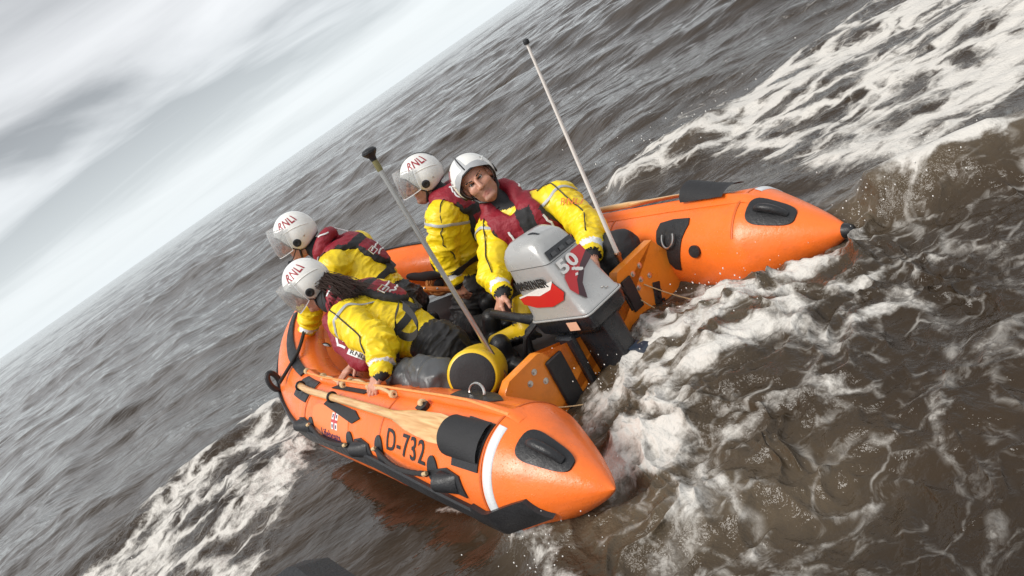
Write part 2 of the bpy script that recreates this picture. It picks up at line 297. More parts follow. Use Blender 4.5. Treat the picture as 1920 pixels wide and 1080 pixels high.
# ------------------------------------------------------------------ signed-distance modelling (organic bodies, bags)
class SDF:
    def __init__(s, lo, hi, h=0.006):
        s.h = h; s.lo = np.array(lo, float); s.n = np.ceil((np.array(hi) - s.lo) / h).astype(int) + 1
        s.D = np.full(s.n, 9.0, np.float32); s.T = np.zeros(s.n, np.int16); s.prims = []
    def _win(s, lo, hi):
        a = np.clip(np.floor((np.array(lo) - s.lo) / s.h).astype(int), 0, s.n); b = np.clip(np.ceil((np.array(hi) - s.lo) / s.h).astype(int) + 1, 0, s.n)
        if (b <= a).any(): return None, None
        g = [np.arange(a[i], b[i], dtype=np.float32) * s.h + s.lo[i] for i in range(3)]
        return tuple(slice(a[i], b[i]) for i in range(3)), (g[0][:, None, None], g[1][None, :, None], g[2][None, None, :])
    def _mix(s, w, d, k, tg, sub=False):
        D = s.D[w]
        if sub:
            h = np.clip(.5 - .5 * (D + d) / k, 0, 1); s.D[w] = D * (1 - h) + (-d) * h + k * h * (1 - h)
            if tg is not None: s.T[w][(-d) > D - k * .3] = tg
            return
        if tg is not None: T = s.T[w]; T[d < D] = tg
        h = np.clip(.5 + .5 * (D - d) / k, 0, 1); s.D[w] = D * (1 - h) + d * h - k * h * (1 - h)
    def cap(s, a, b, ra, rb=None, k=0.02, tg=0, sub=False):
        rb = ra if rb is None else rb; a = np.array(a, float); b = np.array(b, float); m = max(ra, rb) + k + 3 * s.h
        w, g = s._win(np.minimum(a, b) - m, np.maximum(a, b) + m)
        if w is None: return s
        ba = b - a; L = max(ba @ ba, 1e-9)
        t = np.clip(((g[0] - a[0]) * ba[0] + (g[1] - a[1]) * ba[1] + (g[2] - a[2]) * ba[2]) / L, 0, 1)
        d = np.sqrt((g[0] - a[0] - ba[0] * t) ** 2 + (g[1] - a[1] - ba[1] * t) ** 2 + (g[2] - a[2] - ba[2] * t) ** 2) - (ra + (rb - ra) * t)
        s._mix(w, d.astype(np.float32), k, tg, sub); s.prims.append((tg, a, b)); return s
    def ell(s, c, rad, R=None, k=0.03, tg=0, sub=False):
        c = np.array(c, float); R = np.eye(3) if R is None else np.array(R); rad = np.array(rad, float); m = rad.max() + k + 3 * s.h   # R columns = local axes
        w, g = s._win(c - m, c + m)
        if w is None: return s
        q = [((g[0] - c[0]) * R[0, i] + (g[1] - c[1]) * R[1, i] + (g[2] - c[2]) * R[2, i]) for i in range(3)]
        k0 = np.sqrt(sum((q[i] / rad[i]) ** 2 for i in range(3))); k1 = np.sqrt(sum((q[i] / rad[i] ** 2) ** 2 for i in range(3)))
        d = k0 * (k0 - 1) / np.maximum(k1, 1e-6)
        s._mix(w, d.astype(np.float32), k, tg, sub); return s
    def mesh(s):
        D = s.D; ins = D < 0; n = np.array(D.shape)
        cnt = np.zeros(n - 1, np.int8)
        for a in (0, 1):
            for b in (0, 1):
                for c in (0, 1): cnt += ins[a:n[0] - 1 + a, b:n[1] - 1 + b, c:n[2] - 1 + c]
        act = np.argwhere((cnt > 0) & (cnt < 8)); idx = np.full(n - 1, -1, np.int32); idx[tuple(act.T)] = np.arange(len(act))
        pos = np.zeros((len(act), 3)); num = np.zeros(len(act))
        cor = [(a, b, c) for a in (0, 1) for b in (0, 1) for c in (0, 1)]
        val = {c: D[act[:, 0] + c[0], act[:, 1] + c[1], act[:, 2] + c[2]] for c in cor}
        for c in cor:
            for ax in range(3):
                if c[ax] == 0:
                    c2 = list(c); c2[ax] = 1; c2 = tuple(c2); m = (val[c] < 0) != (val[c2] < 0); t = val[c][m] / (val[c][m] - val[c2][m])
                    p = np.tile(np.array(c, float), (m.sum(), 1)); p[:, ax] += t; pos[m] += p; num[m] += 1
        V = (act + pos / num[:, None]) * s.h + s.lo
        Q = []
        for ax in range(3):
            sl0 = [slice(None)] * 3; sl1 = [slice(None)] * 3; sl0[ax] = slice(0, -1); sl1[ax] = slice(1, None)
            ch = np.argwhere(ins[tuple(sl0)] != ins[tuple(sl1)]); o1, o2 = [i for i in range(3) if i != ax]
            ok = (ch[:, o1] > 0) & (ch[:, o2] > 0) & (ch[:, o1] < n[o1] - 1) & (ch[:, o2] < n[o2] - 1); ch = ch[ok]
            def cell(d1, d2): q = ch.copy(); q[:, o1] -= d1; q[:, o2] -= d2; return idx[tuple(q.T)]
            f = np.stack([cell(1, 1), cell(0, 1), cell(0, 0), cell(1, 0)], 1)
            flip = ins[tuple(ch.T)] ^ (ax == 1); f[~flip] = f[~flip][:, ::-1]; Q.append(f)
        Q = np.concatenate(Q); Q = Q[(Q >= 0).all(1)]
        ti = np.clip(np.round((V - s.lo) / s.h).astype(int), 0, n - 1); tg = s.T[tuple(ti.T)]
        return V, Q, tg
def normals(V, Q):
    n = np.cross(V[Q[:, 2]] - V[Q[:, 0]], V[Q[:, 3]] - V[Q[:, 1]]); N_ = np.zeros_like(V)
    for i in range(4): np.add.at(N_, Q[:, i], n)
    return N_ / (np.linalg.norm(N_, axis=1)[:, None] + 1e-12)
def relax(V, Q, it=2, lam=0.5):
    for _ in range(it):
        S = np.zeros_like(V); C = np.zeros(len(V))
        for i in range(4):
            a, b = Q[:, i], Q[:, (i + 1) % 4]; np.add.at(S, a, V[b]); np.add.at(C, a, 1); np.add.at(S, b, V[a]); np.add.at(C, b, 1)
        V = V + lam * (S / np.maximum(C, 1)[:, None] - V)
    return V

# ------------------------------------------------------------------ the sea
def ocean_patch(n, L, lmin, lmax, std, wind, spread, seed, ex=-3.6):
    g = np.random.default_rng(seed); kx = np.fft.fftfreq(n, L / n) * 2 * np.pi; KX, KY = np.meshgrid(kx, kx, indexing='ij'); K = np.hypot(KX, KY); K[0, 0] = 1e-6
    wd = np.array(wind) / np.hypot(*wind); cosw = np.abs((KX * wd[0] + KY * wd[1]) / K)
    P = K ** ex * (cosw ** spread + 0.03) * (1 / (1 + np.exp(-(K - 2 * np.pi / lmax) * lmax))) * np.exp(-(K * lmin / (2 * np.pi)) ** 2)
    P[0, 0] = 0
    H = (g.normal(size=(n, n)) + 1j * g.normal(size=(n, n))) * np.sqrt(P)
    h = np.fft.ifft2(H); sc = std / h.real.std()
    dx_ = np.fft.ifft2(1j * H * KX / K).real * sc; dy_ = np.fft.ifft2(1j * H * KY / K).real * sc
    return h.real * sc, dx_, dy_, L
def samp(p, x, y):
    h, a, b, L = p; n = h.shape[0]; u = (x / L * n) % n; v = (y / L * n) % n; i = u.astype(int) % n; j = v.astype(int) % n; fu = u - np.floor(u); fv = v - np.floor(v); i1 = (i + 1) % n; j1 = (j + 1) % n
    return [q[i, j] * (1 - fu) * (1 - fv) + q[i1, j] * fu * (1 - fv) + q[i, j1] * (1 - fu) * fv + q[i1, j1] * fu * fv for q in (h, a, b)]
def seg_dist(x, y, pts):
    """distance to polyline and 0..1 parameter along it"""
    best = np.full(x.shape, 1e9); par = np.zeros(x.shape); m = len(pts) - 1
    for i in range(m):
        ax, ay = pts[i]; bx_, by_ = pts[i + 1]; vx, vy = bx_ - ax, by_ - ay
        t = np.clip(((x - ax) * vx + (y - ay) * vy) / (vx * vx + vy * vy), 0, 1); d = np.hypot(x - ax - t * vx, y - ay - t * vy)
        k = d < best; best[k] = d[k]; par[k] = (i + t[k]) / m
    return best, par
def poly_soft(x, y, pts, soft):
    d, _ = seg_dist(x, y, pts + [pts[0]]); ins = np.zeros(x.shape, bool); n = len(pts)
    for i in range(n):
        (x1, y1), (x2, y2) = pts[i], pts[(i + 1) % n]
        ins ^= ((y1 > y) != (y2 > y)) & (x < (x2 - x1) * (y - y1) / (y2 - y1 + 1e-12) + x1)
    return sstep(-soft, soft, np.where(ins, d, -d))
def build_water():
    rr = np.concatenate([np.geomspace(0.9, 9, 520, endpoint=False), np.geomspace(9, 70, 250, endpoint=False), np.geomspace(70, 450, 150, endpoint=False), np.geomspace(450, 14000, 70)])
    az = np.concatenate([np.radians(np.linspace(-48, 48, 830, endpoint=False)), np.radians(np.linspace(48, 312, 150, endpoint=False))])
    Rg, Ag = np.meshgrid(rr, az, indexing='ij'); nr, na = Rg.shape
    x = (Rg * np.sin(Ag)).ravel(); y = (Rg * np.cos(Ag)).ravel(); r = Rg.ravel()
    dr = np.repeat(np.gradient(rr), na)
    wind = (0.30, 1.0)
    z = np.zeros_like(x); ox = np.zeros_like(x); oy = np.zeros_like(x)
    for n, L, l0, l1, std, sp, seed, ch in ((512, 97.0, 2.2, 22, 0.10, 4, 1, 1.1), (512, 18.3, 0.45, 4.0, 0.046, 3, 2, 1.3), (512, 4.1, 0.09, 0.7, 0.0060, 2, 3, 1.0)):
        p = ocean_patch(n, L, l0, l1, std, wind, sp, seed)
        a = 1 - sstep(l0 * .6, l0 * 1.8, dr); c, s_ = math.cos(seed * .21), math.sin(seed * .21)
        m = a > 0; h, qx, qy = samp(p, (x * c - y * s_)[m], (x * s_ + y * c)[m])
        if seed == 1: cal = 0.35 + 0.65 * sstep(4, 18, r[m])
        else: cal = 0.6 + 0.4 * sstep(4, 12, r[m])
        z[m] += h * a[m] * cal; ox[m] += (qx * c + qy * s_) * ch * a[m] * cal * .6; oy[m] += (-qx * s_ + qy * c) * ch * a[m] * cal * .6
    foam = np.zeros_like(x); aer = np.zeros_like(x)
    N_ = np.where((r < 9.6) & (y > -.3))[0]; X, Y = x[N_], y[N_]
    Bi = BOAT.inverted(); bx = Bi[0][0] * X + Bi[0][1] * Y + Bi[0][3]; by = Bi[1][0] * X + Bi[1][1] * Y + Bi[1][3]
    Z = z[N_]; Fm = np.zeros_like(X); Ae = np.zeros_like(X)
    wx = X + .12 * fbm2(X * 1.7, Y * 1.7, 3, 5); wy = Y + .12 * fbm2(X * 1.7 + 9, Y * 1.7, 3, 6)
    # flow coordinates behind the transom
    wash = sstep(.05, -.15, by) * sstep(-3.6, -1.1, by) * sstep(.25, -.05, np.abs(bx) - .62 - .30 * np.maximum(-by, 0))
    # turbulent churn: warped ridged noise stretched along the flow
    q1 = fbm2(bx * 2.2, by * 1.5, 3, 11); q2 = fbm2(bx * 2.2 + 5, by * 1.5 + 2, 3, 12)
    tur = fbm2(bx * 4.2 + 2.2 * q1, by * 2.2 + 2.2 * q2, 4, 13, ridge=True)
    tur2 = fbm2(bx * 13 + 3.5 * q1, by * 6 + 3.5 * q2, 2, 14, ridge=True)
    amp = wash * sstep(0, -.45, by) * (0.040 + 0.055 * np.exp(-((by + .75) / .5) ** 2))
    chop = ocean_patch(512, 5.2, .05, .8, .0165, (.48, -.87), 1, 9, -2.7)
    h9, gx9, gy9 = samp(chop, X + .35 * q1, Y + .35 * q2); Z += h9 * wash * (.45 + .75 * np.exp(-((by + .7) / .8) ** 2)); ox[N_] += gx9 * wash * .7; oy[N_] += gy9 * wash * .7
    Z += amp * .55 * (tur - .25)
    # broad low swell of the wash, rises from the transom
    Z += wash * (.05 * np.exp(-((by + .8) / .45) ** 2 - ((bx + .25) / .5) ** 2) - .05 * sstep(.1, .6, bx) * np.exp(-((by + .45) / .5) ** 2))
    def ridge(pts, h, wl, wr, fs, fw, seed, cut=1.0):
        d, t = seg_dist(wx, wy, pts); d2 = d * (1 + .5 * noise2(X * 4, Y * 4, seed)); env = np.minimum(1, np.minimum(t * 6 + .35, (1 - t) * 3 + .15))
        return h * env * np.exp(-(d2 / wl) ** 2), fs * env * np.exp(-(d2 / fw) ** 2)
    strokes = [  # points, height, width, foam, foam width
        ([(0.10, 3.08), (0.30, 3.06), (0.49, 2.98), (0.63, 2.80), (0.80, 2.55), (1.0, 2.3)], .045, .20, .74, .15),
        ([(0.45, 3.45), (0.70, 3.22), (0.92, 3.06), (1.05, 2.92), (1.20, 2.80), (1.30, 2.55)], .02, .14, .74, .12),
        ([(-.07, 2.67), (.12, 2.52), (.41, 2.40), (.6, 2.25), (.75, 2.05)], .05, .14, .46, .10),
        ([(-.42, 2.52), (-.25, 2.38), (-.16, 2.25), (0, 2.12), (.21, 1.96), (.38, 1.85)], .08, .16, .50, .13),
        ([(-.52, 2.62), (-.40, 2.38), (-.42, 2.1), (-.5, 1.9)], .07, .12, .62, .12),
        ([(1.50, 3.12), (1.62, 3.07), (1.74, 2.96), (1.90, 2.88), (2.07, 2.80), (2.5, 2.6)], .12, .18, .72, .17),
        ([(1.33, 2.96), (1.25, 2.75), (1.2, 2.5)], .04, .10, .50, .08),
        ([(.82, 1.88), (.76, 1.72), (.88, 1.60)], .03, .12, .42, .10),
        ([(.42, 2.14), (.40, 1.94)], .02, .08, .42, .06),
        ([(1.10, 6.0), (1.50, 5.9), (1.93, 5.79), (2.15, 5.6)], .13, .42, .66, .42),
        ([(-1.55, 5.35), (-1.95, 5.75), (-2.21, 5.74), (-2.52, 5.58), (-2.89, 5.49), (-3.24, 5.45), (-3.7, 5.25)], .11, .18, .62, .20),
        ([(-1.45, 4.9), (-1.7, 4.75), (-1.95, 4.75), (-2.2, 4.6), (-2.6, 4.4)], .07, .22, .40, .22),
        ([(-.55, 2.75), (-.72, 2.9), (-.9, 3.1)], .02, .08, .42, .05),
    ]
    for i, (p, h, w_, fs, fw_) in enumerate(strokes):
        a, b = ridge(p, h, w_, w_, fs, fw_, 30 + i); Z += a; Fm = np.maximum(Fm, b)
    # lacy sheets
    bow = poly_soft(wx, wy, [(-1.30, 5.2), (-1.85, 5.75), (-2.7, 5.5), (-3.6, 5.2), (-3.9, 4.0), (-2.6, 3.2), (-1.80, 3.5), (-1.62, 4.2), (-1.45, 4.75)], .14)
    Fm = np.maximum(Fm, bow * (.60 + .18 * noise2(X * 1.9, Y * 1.9, 51))); Z += bow * .035 * fbm2(X * 5, Y * 5, 4, 52, True)
    lace = poly_soft(wx, wy, [(.9, 6.1), (1.5, 6.5), (2.4, 6.3), (3.6, 6.5), (5.5, 6.6), (5.5, 3.6), (3.2, 3.3), (2.0, 3.15), (1.75, 3.35), (1.62, 3.9), (1.75, 4.6), (1.6, 5.2)], .22)
    Fm = np.maximum(Fm, lace * (.66 + .28 * noise2(X * .9 + 4, Y * 1.3, 53))); Z += lace * .03 * fbm2(X * 3, Y * 4, 4, 54, True)
    far = poly_soft(wx, wy, [(1.0, 6.2), (1.6, 7.6), (4.5, 9.0), (8, 9.4), (8, 6), (2.4, 6.2)], .5); Fm = np.maximum(Fm, far * (.30 + .2 * noise2(X * .8, Y * 1.5, 57)))
    streak = fbm2(bx * 7 + 1.2 * q1, by * 1.6 + q2, 4, 55)
    Fm = np.maximum(Fm, wash * (.25 * np.exp(-((by + .50) / .75) ** 2) + .17 + .34 * streak + .26 * tur + 3.0 * h9))
    Ae = np.clip(wash * (.70 * np.exp(-((by + .35) / .6) ** 2) + .0) * (.7 + .6 * tur) + .75 * np.exp(-(seg_dist(wx, wy, strokes[5][0])[0] / .22) ** 2) + .6 * np.exp(-(seg_dist(wx, wy, strokes[3][0])[0] / .2) ** 2) + .35 * np.exp(-(seg_dist(wx, wy, strokes[9][0])[0] / .4) ** 2), 0, 1)
    Z -= .055 * np.exp(-(seg_dist(X, Y, [(.75, 3.45), (1.05, 3.28), (1.36, 2.98), (1.50, 2.86)])[0] / .18) ** 2)
    # the hull pushes the water down below it
    hull = sstep(.86, .72, np.abs(bx) + .42 * sstep(1.2, 2.5, by)) * sstep(-.02, .12, by) * sstep(2.75, 2.4, by)
    Z = Z * (1 - hull) + np.minimum(Z, -.17) * hull
    tube = sstep(1.15, .9, np.abs(bx)) * sstep(-.2, .3, by) * sstep(2.7, 2.2, by)
    Z -= .03 * tube
    z[N_] = Z; foam[N_] = np.clip(Fm, 0, 1); aer[N_] = Ae; wsh = np.zeros_like(x); wsh[N_] = np.clip(wash + .8 * lace + .8 * bow + .5 * np.exp(-(seg_dist(wx, wy, strokes[5][0])[0] / .4) ** 2), 0, 1)
    calm = np.ones_like(x); calm[N_] = 1 - .85 * hull
    V = np.stack([x + ox * calm, y + oy * calm, z], 1)
    V = np.vstack([V, [[0, 0, 0]]])
    i = np.arange(nr - 1)[:, None]; j = np.arange(na)[None, :]; j1 = (j + 1) % na
    F = np.stack([i * na + j, i * na + j1, (i + 1) * na + j1, (i + 1) * na + j], -1).reshape(-1, 4)[:, ::-1]
    o = mesh_np('water', V, np.ascontiguousarray(F), None or [water_mat()])
    for nm, arr in (('foam', foam), ('aer', aer), ('wash', wsh)):
        at = o.data.attributes.new(nm, 'FLOAT', 'POINT'); at.data.foreach_set('value', np.append(arr, 0).astype(np.float32))
    tag(o, 'choppy brown grey sea with white wake foam', None, kind='structure'); return o
def water_mat():
    m = bpy.data.materials.new('sea_water'); m.use_nodes = True; t = m.node_tree; b = t.nodes['Principled BSDF']
    geo = N(t, 'ShaderNodeNewGeometry'); pos = geo.outputs['Position']
    af = N(t, 'ShaderNodeAttribute', attribute_name='foam'); aa = N(t, 'ShaderNodeAttribute', attribute_name='aer')
    # warped coordinates
    wn = N(t, 'ShaderNodeTexNoise', inp={'Scale': 2.6, 'Detail': 3.0}); LK(t, pos, wn.inputs['Vector'])
    ws = N(t, 'ShaderNodeVectorMath', operation='SCALE'); ws.inputs['Scale'].default_value = 0.42; LK(t, wn.outputs['Color'], ws.inputs[0])
    wa = N(t, 'ShaderNodeVectorMath', operation='ADD'); LK(t, pos, wa.inputs[0]); LK(t, ws.outputs[0], wa.inputs[1])
    flat = N(t, 'ShaderNodeMapping'); flat.inputs['Scale'].default_value = (0.8, 1.15, 0.0); flat.inputs['Rotation'].default_value = (0, 0, 0.3); LK(t, wa.outputs[0], flat.inputs[0])
    def vor(sc):
        v = N(t, 'ShaderNodeTexVoronoi', feature='DISTANCE_TO_EDGE', inp={'Scale': sc}); LK(t, flat.outputs[0], v.inputs['Vector'])
        r = N(t, 'ShaderNodeMapRange', inp={1: 0.0, 2: 0.42, 3: 0.0, 4: 1.0}); LK(t, v.outputs['Distance'], r.inputs[0]); return r.outputs[0]
    def math_(op, a, b_=None, c=None):
        n = N(t, 'ShaderNodeMath', operation=op)
        for i, q in enumerate((a, b_, c)):
            if q is None: continue
            if isinstance(q, (int, float)): n.inputs[i].default_value = q
            else: LK(t, q, n.inputs[i])
        return n.outputs[0]
    v1, v2 = vor(2.5), vor(8.0)
    fn = N(t, 'ShaderNodeTexNoise', inp={'Scale': 9.0, 'Detail': 5.0, 'Roughness': 0.68}); LK(t, wa.outputs[0], fn.inputs['Vector'])
    fn2 = N(t, 'ShaderNodeTexNoise', inp={'Scale': 60.0, 'Detail': 2.0, 'Roughness': 0.6}); LK(t, pos, fn2.inputs['Vector'])
    T = math_('ADD', math_('MULTIPLY', v1, 0.56), math_('MULTIPLY', v2, 0.20)); T = math_('ADD', T, math_('MULTIPLY', fn.outputs[0], 0.62)); T = math_('ADD', T, math_('MULTIPLY', fn2.outputs[0], 0.22))
    T = math_('SUBTRACT', T, 0.12)
    df = math_('SUBTRACT', af.outputs['Fac'], T)
    ff = N(t, 'ShaderNodeMapRange', interpolation_type='SMOOTHSTEP', inp={1: -0.06, 2: 0.27, 3: 0.0, 4: 1.0}); LK(t, df, ff.inputs[0])
    gate = N(t, 'ShaderNodeMapRange', inp={1: 0.04, 2: 0.45, 3: 0.0, 4: 1.0}); LK(t, af.outputs['Fac'], gate.inputs[0])
    foam = math_('MULTIPLY', ff.outputs[0], gate.outputs[0])
    aw = N(t, 'ShaderNodeAttribute', attribute_name='wash')
    def thin(v, w_, lo, hi, k):
        a = N(t, 'ShaderNodeMapRange', interpolation_type='SMOOTHSTEP', inp={1: 0.0, 2: w_, 3: k, 4: 0.0}); LK(t, v, a.inputs[0])
        c = N(t, 'ShaderNodeMapRange', inp={1: lo, 2: hi, 3: 0.0, 4: 1.0}); LK(t, fn.outputs[0], c.inputs[0]); return math_('MULTIPLY', a.outputs[0], c.outputs[0])
    fil = math_('MULTIPLY', aw.outputs['Fac'], math_('MAXIMUM', thin(v1, .16, .46, .68, .55), thin(v2, .22, .48, .68, .50)))
    foam = math_('MAXIMUM', foam, fil)
    # sparse far streaks of foam
    mst = N(t, 'ShaderNodeMapping'); mst.inputs['Scale'].default_value = (0.25, 1.3, 0); LK(t, pos, mst.inputs[0])
    sn = N(t, 'ShaderNodeTexNoise', inp={'Scale': 1.3, 'Detail': 4.0, 'Roughness': 0.66}); LK(t, mst.outputs[0], sn.inputs['Vector'])
    # water colour
    cw = N(t, 'ShaderNodeMix', data_type='RGBA'); cw.inputs[6].default_value = (0.011, 0.0078, 0.0048, 1); cw.inputs[7].default_value = (0.056, 0.0375, 0.0225, 1); LK(t, sn.outputs[0], cw.inputs[0])
    aern = math_('MULTIPLY', aa.outputs['Fac'], math_('ADD', math_('MULTIPLY', fn.outputs[0], 1.1), 0.15))
    ca = N(t, 'ShaderNodeMix', data_type='RGBA'); ca.inputs[7].default_value = (0.13, 0.10, 0.066, 1); LK(t, aern, ca.inputs[0]); LK(t, cw.outputs[2], ca.inputs[6])
    cf = N(t, 'ShaderNodeMix', data_type='RGBA'); cf.inputs[7].default_value = (0.60, 0.575, 0.535, 1); LK(t, foam, cf.inputs[0]); LK(t, ca.outputs[2], cf.inputs[6])
    LK(t, cf.outputs[2], b.inputs['Base Color'])
    rf = N(t, 'ShaderNodeMapRange', inp={1: 0.0, 2: 0.5, 3: 0.06, 4: 0.55}); LK(t, foam, rf.inputs[0]); LK(t, rf.outputs[0], b.inputs['Roughness'])
    b.inputs['IOR'].default_value = 1.33
    # relief: wind ripples elongated along the crests, and the foam's own thickness
    mr = N(t, 'ShaderNodeMapping'); mr.inputs['Scale'].default_value = (0.55, 1.25, 0.9); mr.inputs['Rotation'].default_value = (0, 0, 0.28); LK(t, pos, mr.inputs[0])
    b1 = N(t, 'ShaderNodeTexNoise', inp={'Scale': 1.0, 'Detail': 7.0, 'Roughness': 0.52}); LK(t, mr.outputs[0], b1.inputs['Vector'])
    b2 = N(t, 'ShaderNodeTexNoise', inp={'Scale': 18.0, 'Detail': 3.0, 'Roughness': 0.55}); LK(t, mr.outputs[0], b2.inputs['Vector'])
    B1 = N(t, 'ShaderNodeBump', inp={'Strength': 0.62, 'Distance': 0.2}); LK(t, b1.outputs[0], B1.inputs['Height'])
    B2 = N(t, 'ShaderNodeBump', inp={'Strength': 0.10, 'Distance': 0.008}); LK(t, b2.outputs[0], B2.inputs['Height']); LK(t, B1.outputs[0], B2.inputs['Normal'])
    B3 = N(t, 'ShaderNodeBump', inp={'Strength': 0.5, 'Distance': 0.03}); LK(t, math_('MULTIPLY', gate.outputs[0], math_('ADD', fn.outputs[0], math_('MULTIPLY', fn2.outputs[0], .4))), B3.inputs['Height']); LK(t, B2.outputs[0], B3.inputs['Normal'])
    LK(t, B3.outputs[0], b.inputs['Normal'])
    return m
WATER = build_water()

# ------------------------------------------------------------------ the inflatable lifeboat (boat coordinates: x starboard, y forward, z up)
A_T, R_T = 0.8165, 0.239
def tube_path():
    st = np.array([[-A_T, y, R_T] for y in np.linspace(-.45, 1.3, 40)])
    p0 = st[-1]; b = np.array([0, 2.6, .5]); p1 = p0 + np.array([0, .8, 0]); p2 = b + np.array([-.45, 0, 0]); t = np.linspace(0, 1, 40)[1:, None]
    return np.vstack([st, (1 - t) ** 3 * p0 + 3 * (1 - t) ** 2 * t * p1 + 3 * (1 - t) * t * t * p2 + t ** 3 * b])
TP = tube_path(); TS = np.concatenate([[0], np.cumsum(np.linalg.norm(np.diff(TP, axis=0), axis=1))]) - .45; SMAX = TS[-1]
def tube_r(s):
    s = np.asarray(s, float); c = np.clip((s + .868) / .418, 0, 1)
    return np.where(s < -.45, R_T * np.maximum(c, 1e-3) ** .78, R_T - .04 * np.clip(s / 1.8, 0, 1))
def tube_pt(s, ang, off=0.0, side=-1):
    s = np.asarray(s, float); ang = np.radians(np.asarray(ang, float)); off = np.asarray(off, float)
    ip = lambda q: np.stack([np.interp(np.clip(q, -.45, SMAX), TS, TP[:, i]) for i in range(3)], -1)
    c = ip(s); c[..., 1] += np.minimum(s + .45, 0); t = ip(s + .01) - ip(s - .01); t = np.where((s < -.44)[..., None], np.array([0, 1., 0]), t)
    t = np.where((s > SMAX - .012)[..., None], np.array([1., 0, 0]), t); t /= np.linalg.norm(t, axis=-1, keepdims=True)
    n = -np.cross(t, [0, 0, 1.]); n /= np.linalg.norm(n, axis=-1, keepdims=True); b = np.cross(t, n); b = np.where(b[..., 2:] < 0, -b, b)
    p = c + (tube_r(s) + off)[..., None] * (np.cos(ang)[..., None] * n + np.sin(ang)[..., None] * b)
    return p * np.array([-1, 1, 1]) if side > 0 else p
boat = thing('inflatable_lifeboat', 'orange inflatable rescue boat with black fittings speeding over brown water', 'lifeboat', (0, 0, 0))
def tube_mesh(side):
    ss = np.concatenate([[-.868, -.866, -.86, -.85], np.linspace(-.83, -.45, 22), np.linspace(-.43, SMAX, 130)]); na = 72; an = np.arange(na) * 360 / na
    S_, A_ = np.meshgrid(ss, an, indexing='ij')
    wob = .0022 * noise2(S_.ravel() * 2.2 + (9 if side > 0 else 0), A_.ravel() / 45., 3).reshape(S_.shape) - .0035 * np.exp(-((S_ + .45) / .012) ** 2) - .002 * np.exp(-((S_ - .42) / .01) ** 2) - .002 * np.exp(-((S_ - 1.42) / .01) ** 2)
    V = tube_pt(S_, A_, wob, side).reshape(-1, 3); n = len(ss)
    i = np.arange(n - 1)[:, None]; j = np.arange(na)[None, :]; j1 = (j + 1) % na
    F = np.stack([i * na + j, i * na + j1, (i + 1) * na + j1, (i + 1) * na + j], -1).reshape(-1, 4)
    if side < 0: F = F[:, ::-1]
    return mesh_np('inflatable_tube', V, np.ascontiguousarray(F), M_ORANGE, boat)
PT = tube_mesh(-1); STB = tube_mesh(1)
PT['label'] = 'port orange tube with registration number'; STB['label'] = 'starboard orange tube ending in a pointed cone'
def on_tube(side, s0=0.0, a0=0.0):
    """surface coordinates: a = metres towards the stern, b = metres up round the tube"""
    def fn(a, b, off):
        s = s0 - a; r = max(float(tube_r(s)), .05); return tube_pt(np.array(s), np.array(a0 + math.degrees(b / R_T) ), off, side)
    return fn
def sa(side):                                   # (s, angle) straight
    return lambda s, a, off: tube_pt(np.array(s), np.array(a * 100.0), off, side)
def patch(name, side, pts, m, parent, thick=.004, off=.0015, label=None):
    """patch given by (s, angle) corners"""
    V = np.array([(s, a / 100.) for s, a in pts]); return decal(name, V, [tuple(range(len(V)))], sa(side), m, parent, thick, off, .06, label)
def strip(name, side, ss, aa, half, m, parent, thick=.006, off=.001):
    """band running along the tube: centre (s, angle), half width in degrees"""
    ss = np.array(ss, float); aa = np.array(aa, float); hw = np.broadcast_to(np.array(half, float), ss.shape); mb = []
    prof = [(-1, off), (-1, thick * .7), (-.75, thick), (.75, thick), (1, thick * .7), (1, off)]
    V = np.concatenate([tube_pt(ss, aa + hw * p, np.full(ss.shape, o), side) for p, o in prof]); n = len(ss); k = len(prof)
    F = [(a * n + i, a * n + i + 1, (a + 1) * n + i + 1, (a + 1) * n + i) for a in range(k - 1) for i in range(n - 1)] + [tuple(a * n for a in range(k)), tuple(a * n + n - 1 for a in range(k))]
    o = mesh_np(name, V, F, m, parent); o.data.set_sharp_from_angle(angle=math.radians(35)); return o
def arc(name, side, s0, a0, a1, wid, m, parent, thick=.003, bend=0.0):
    """band running round the tube"""
    aa = np.linspace(a0, a1, 40); ss = s0 + bend * np.sin(np.linspace(0, math.pi, 40)); cols = []
    for ds, o in ((-.5, .0005), (-.48, thick), (.48, thick), (.5, .0005)): cols.append(tube_pt(ss + ds * wid, aa, np.full(40, o), side))
    V = np.concatenate(cols); F = [(k * 40 + i, k * 40 + i + 1, (k + 1) * 40 + i + 1, (k + 1) * 40 + i) for k in range(3) for i in range(39)]
    return mesh_np(name, V, F, m, parent)
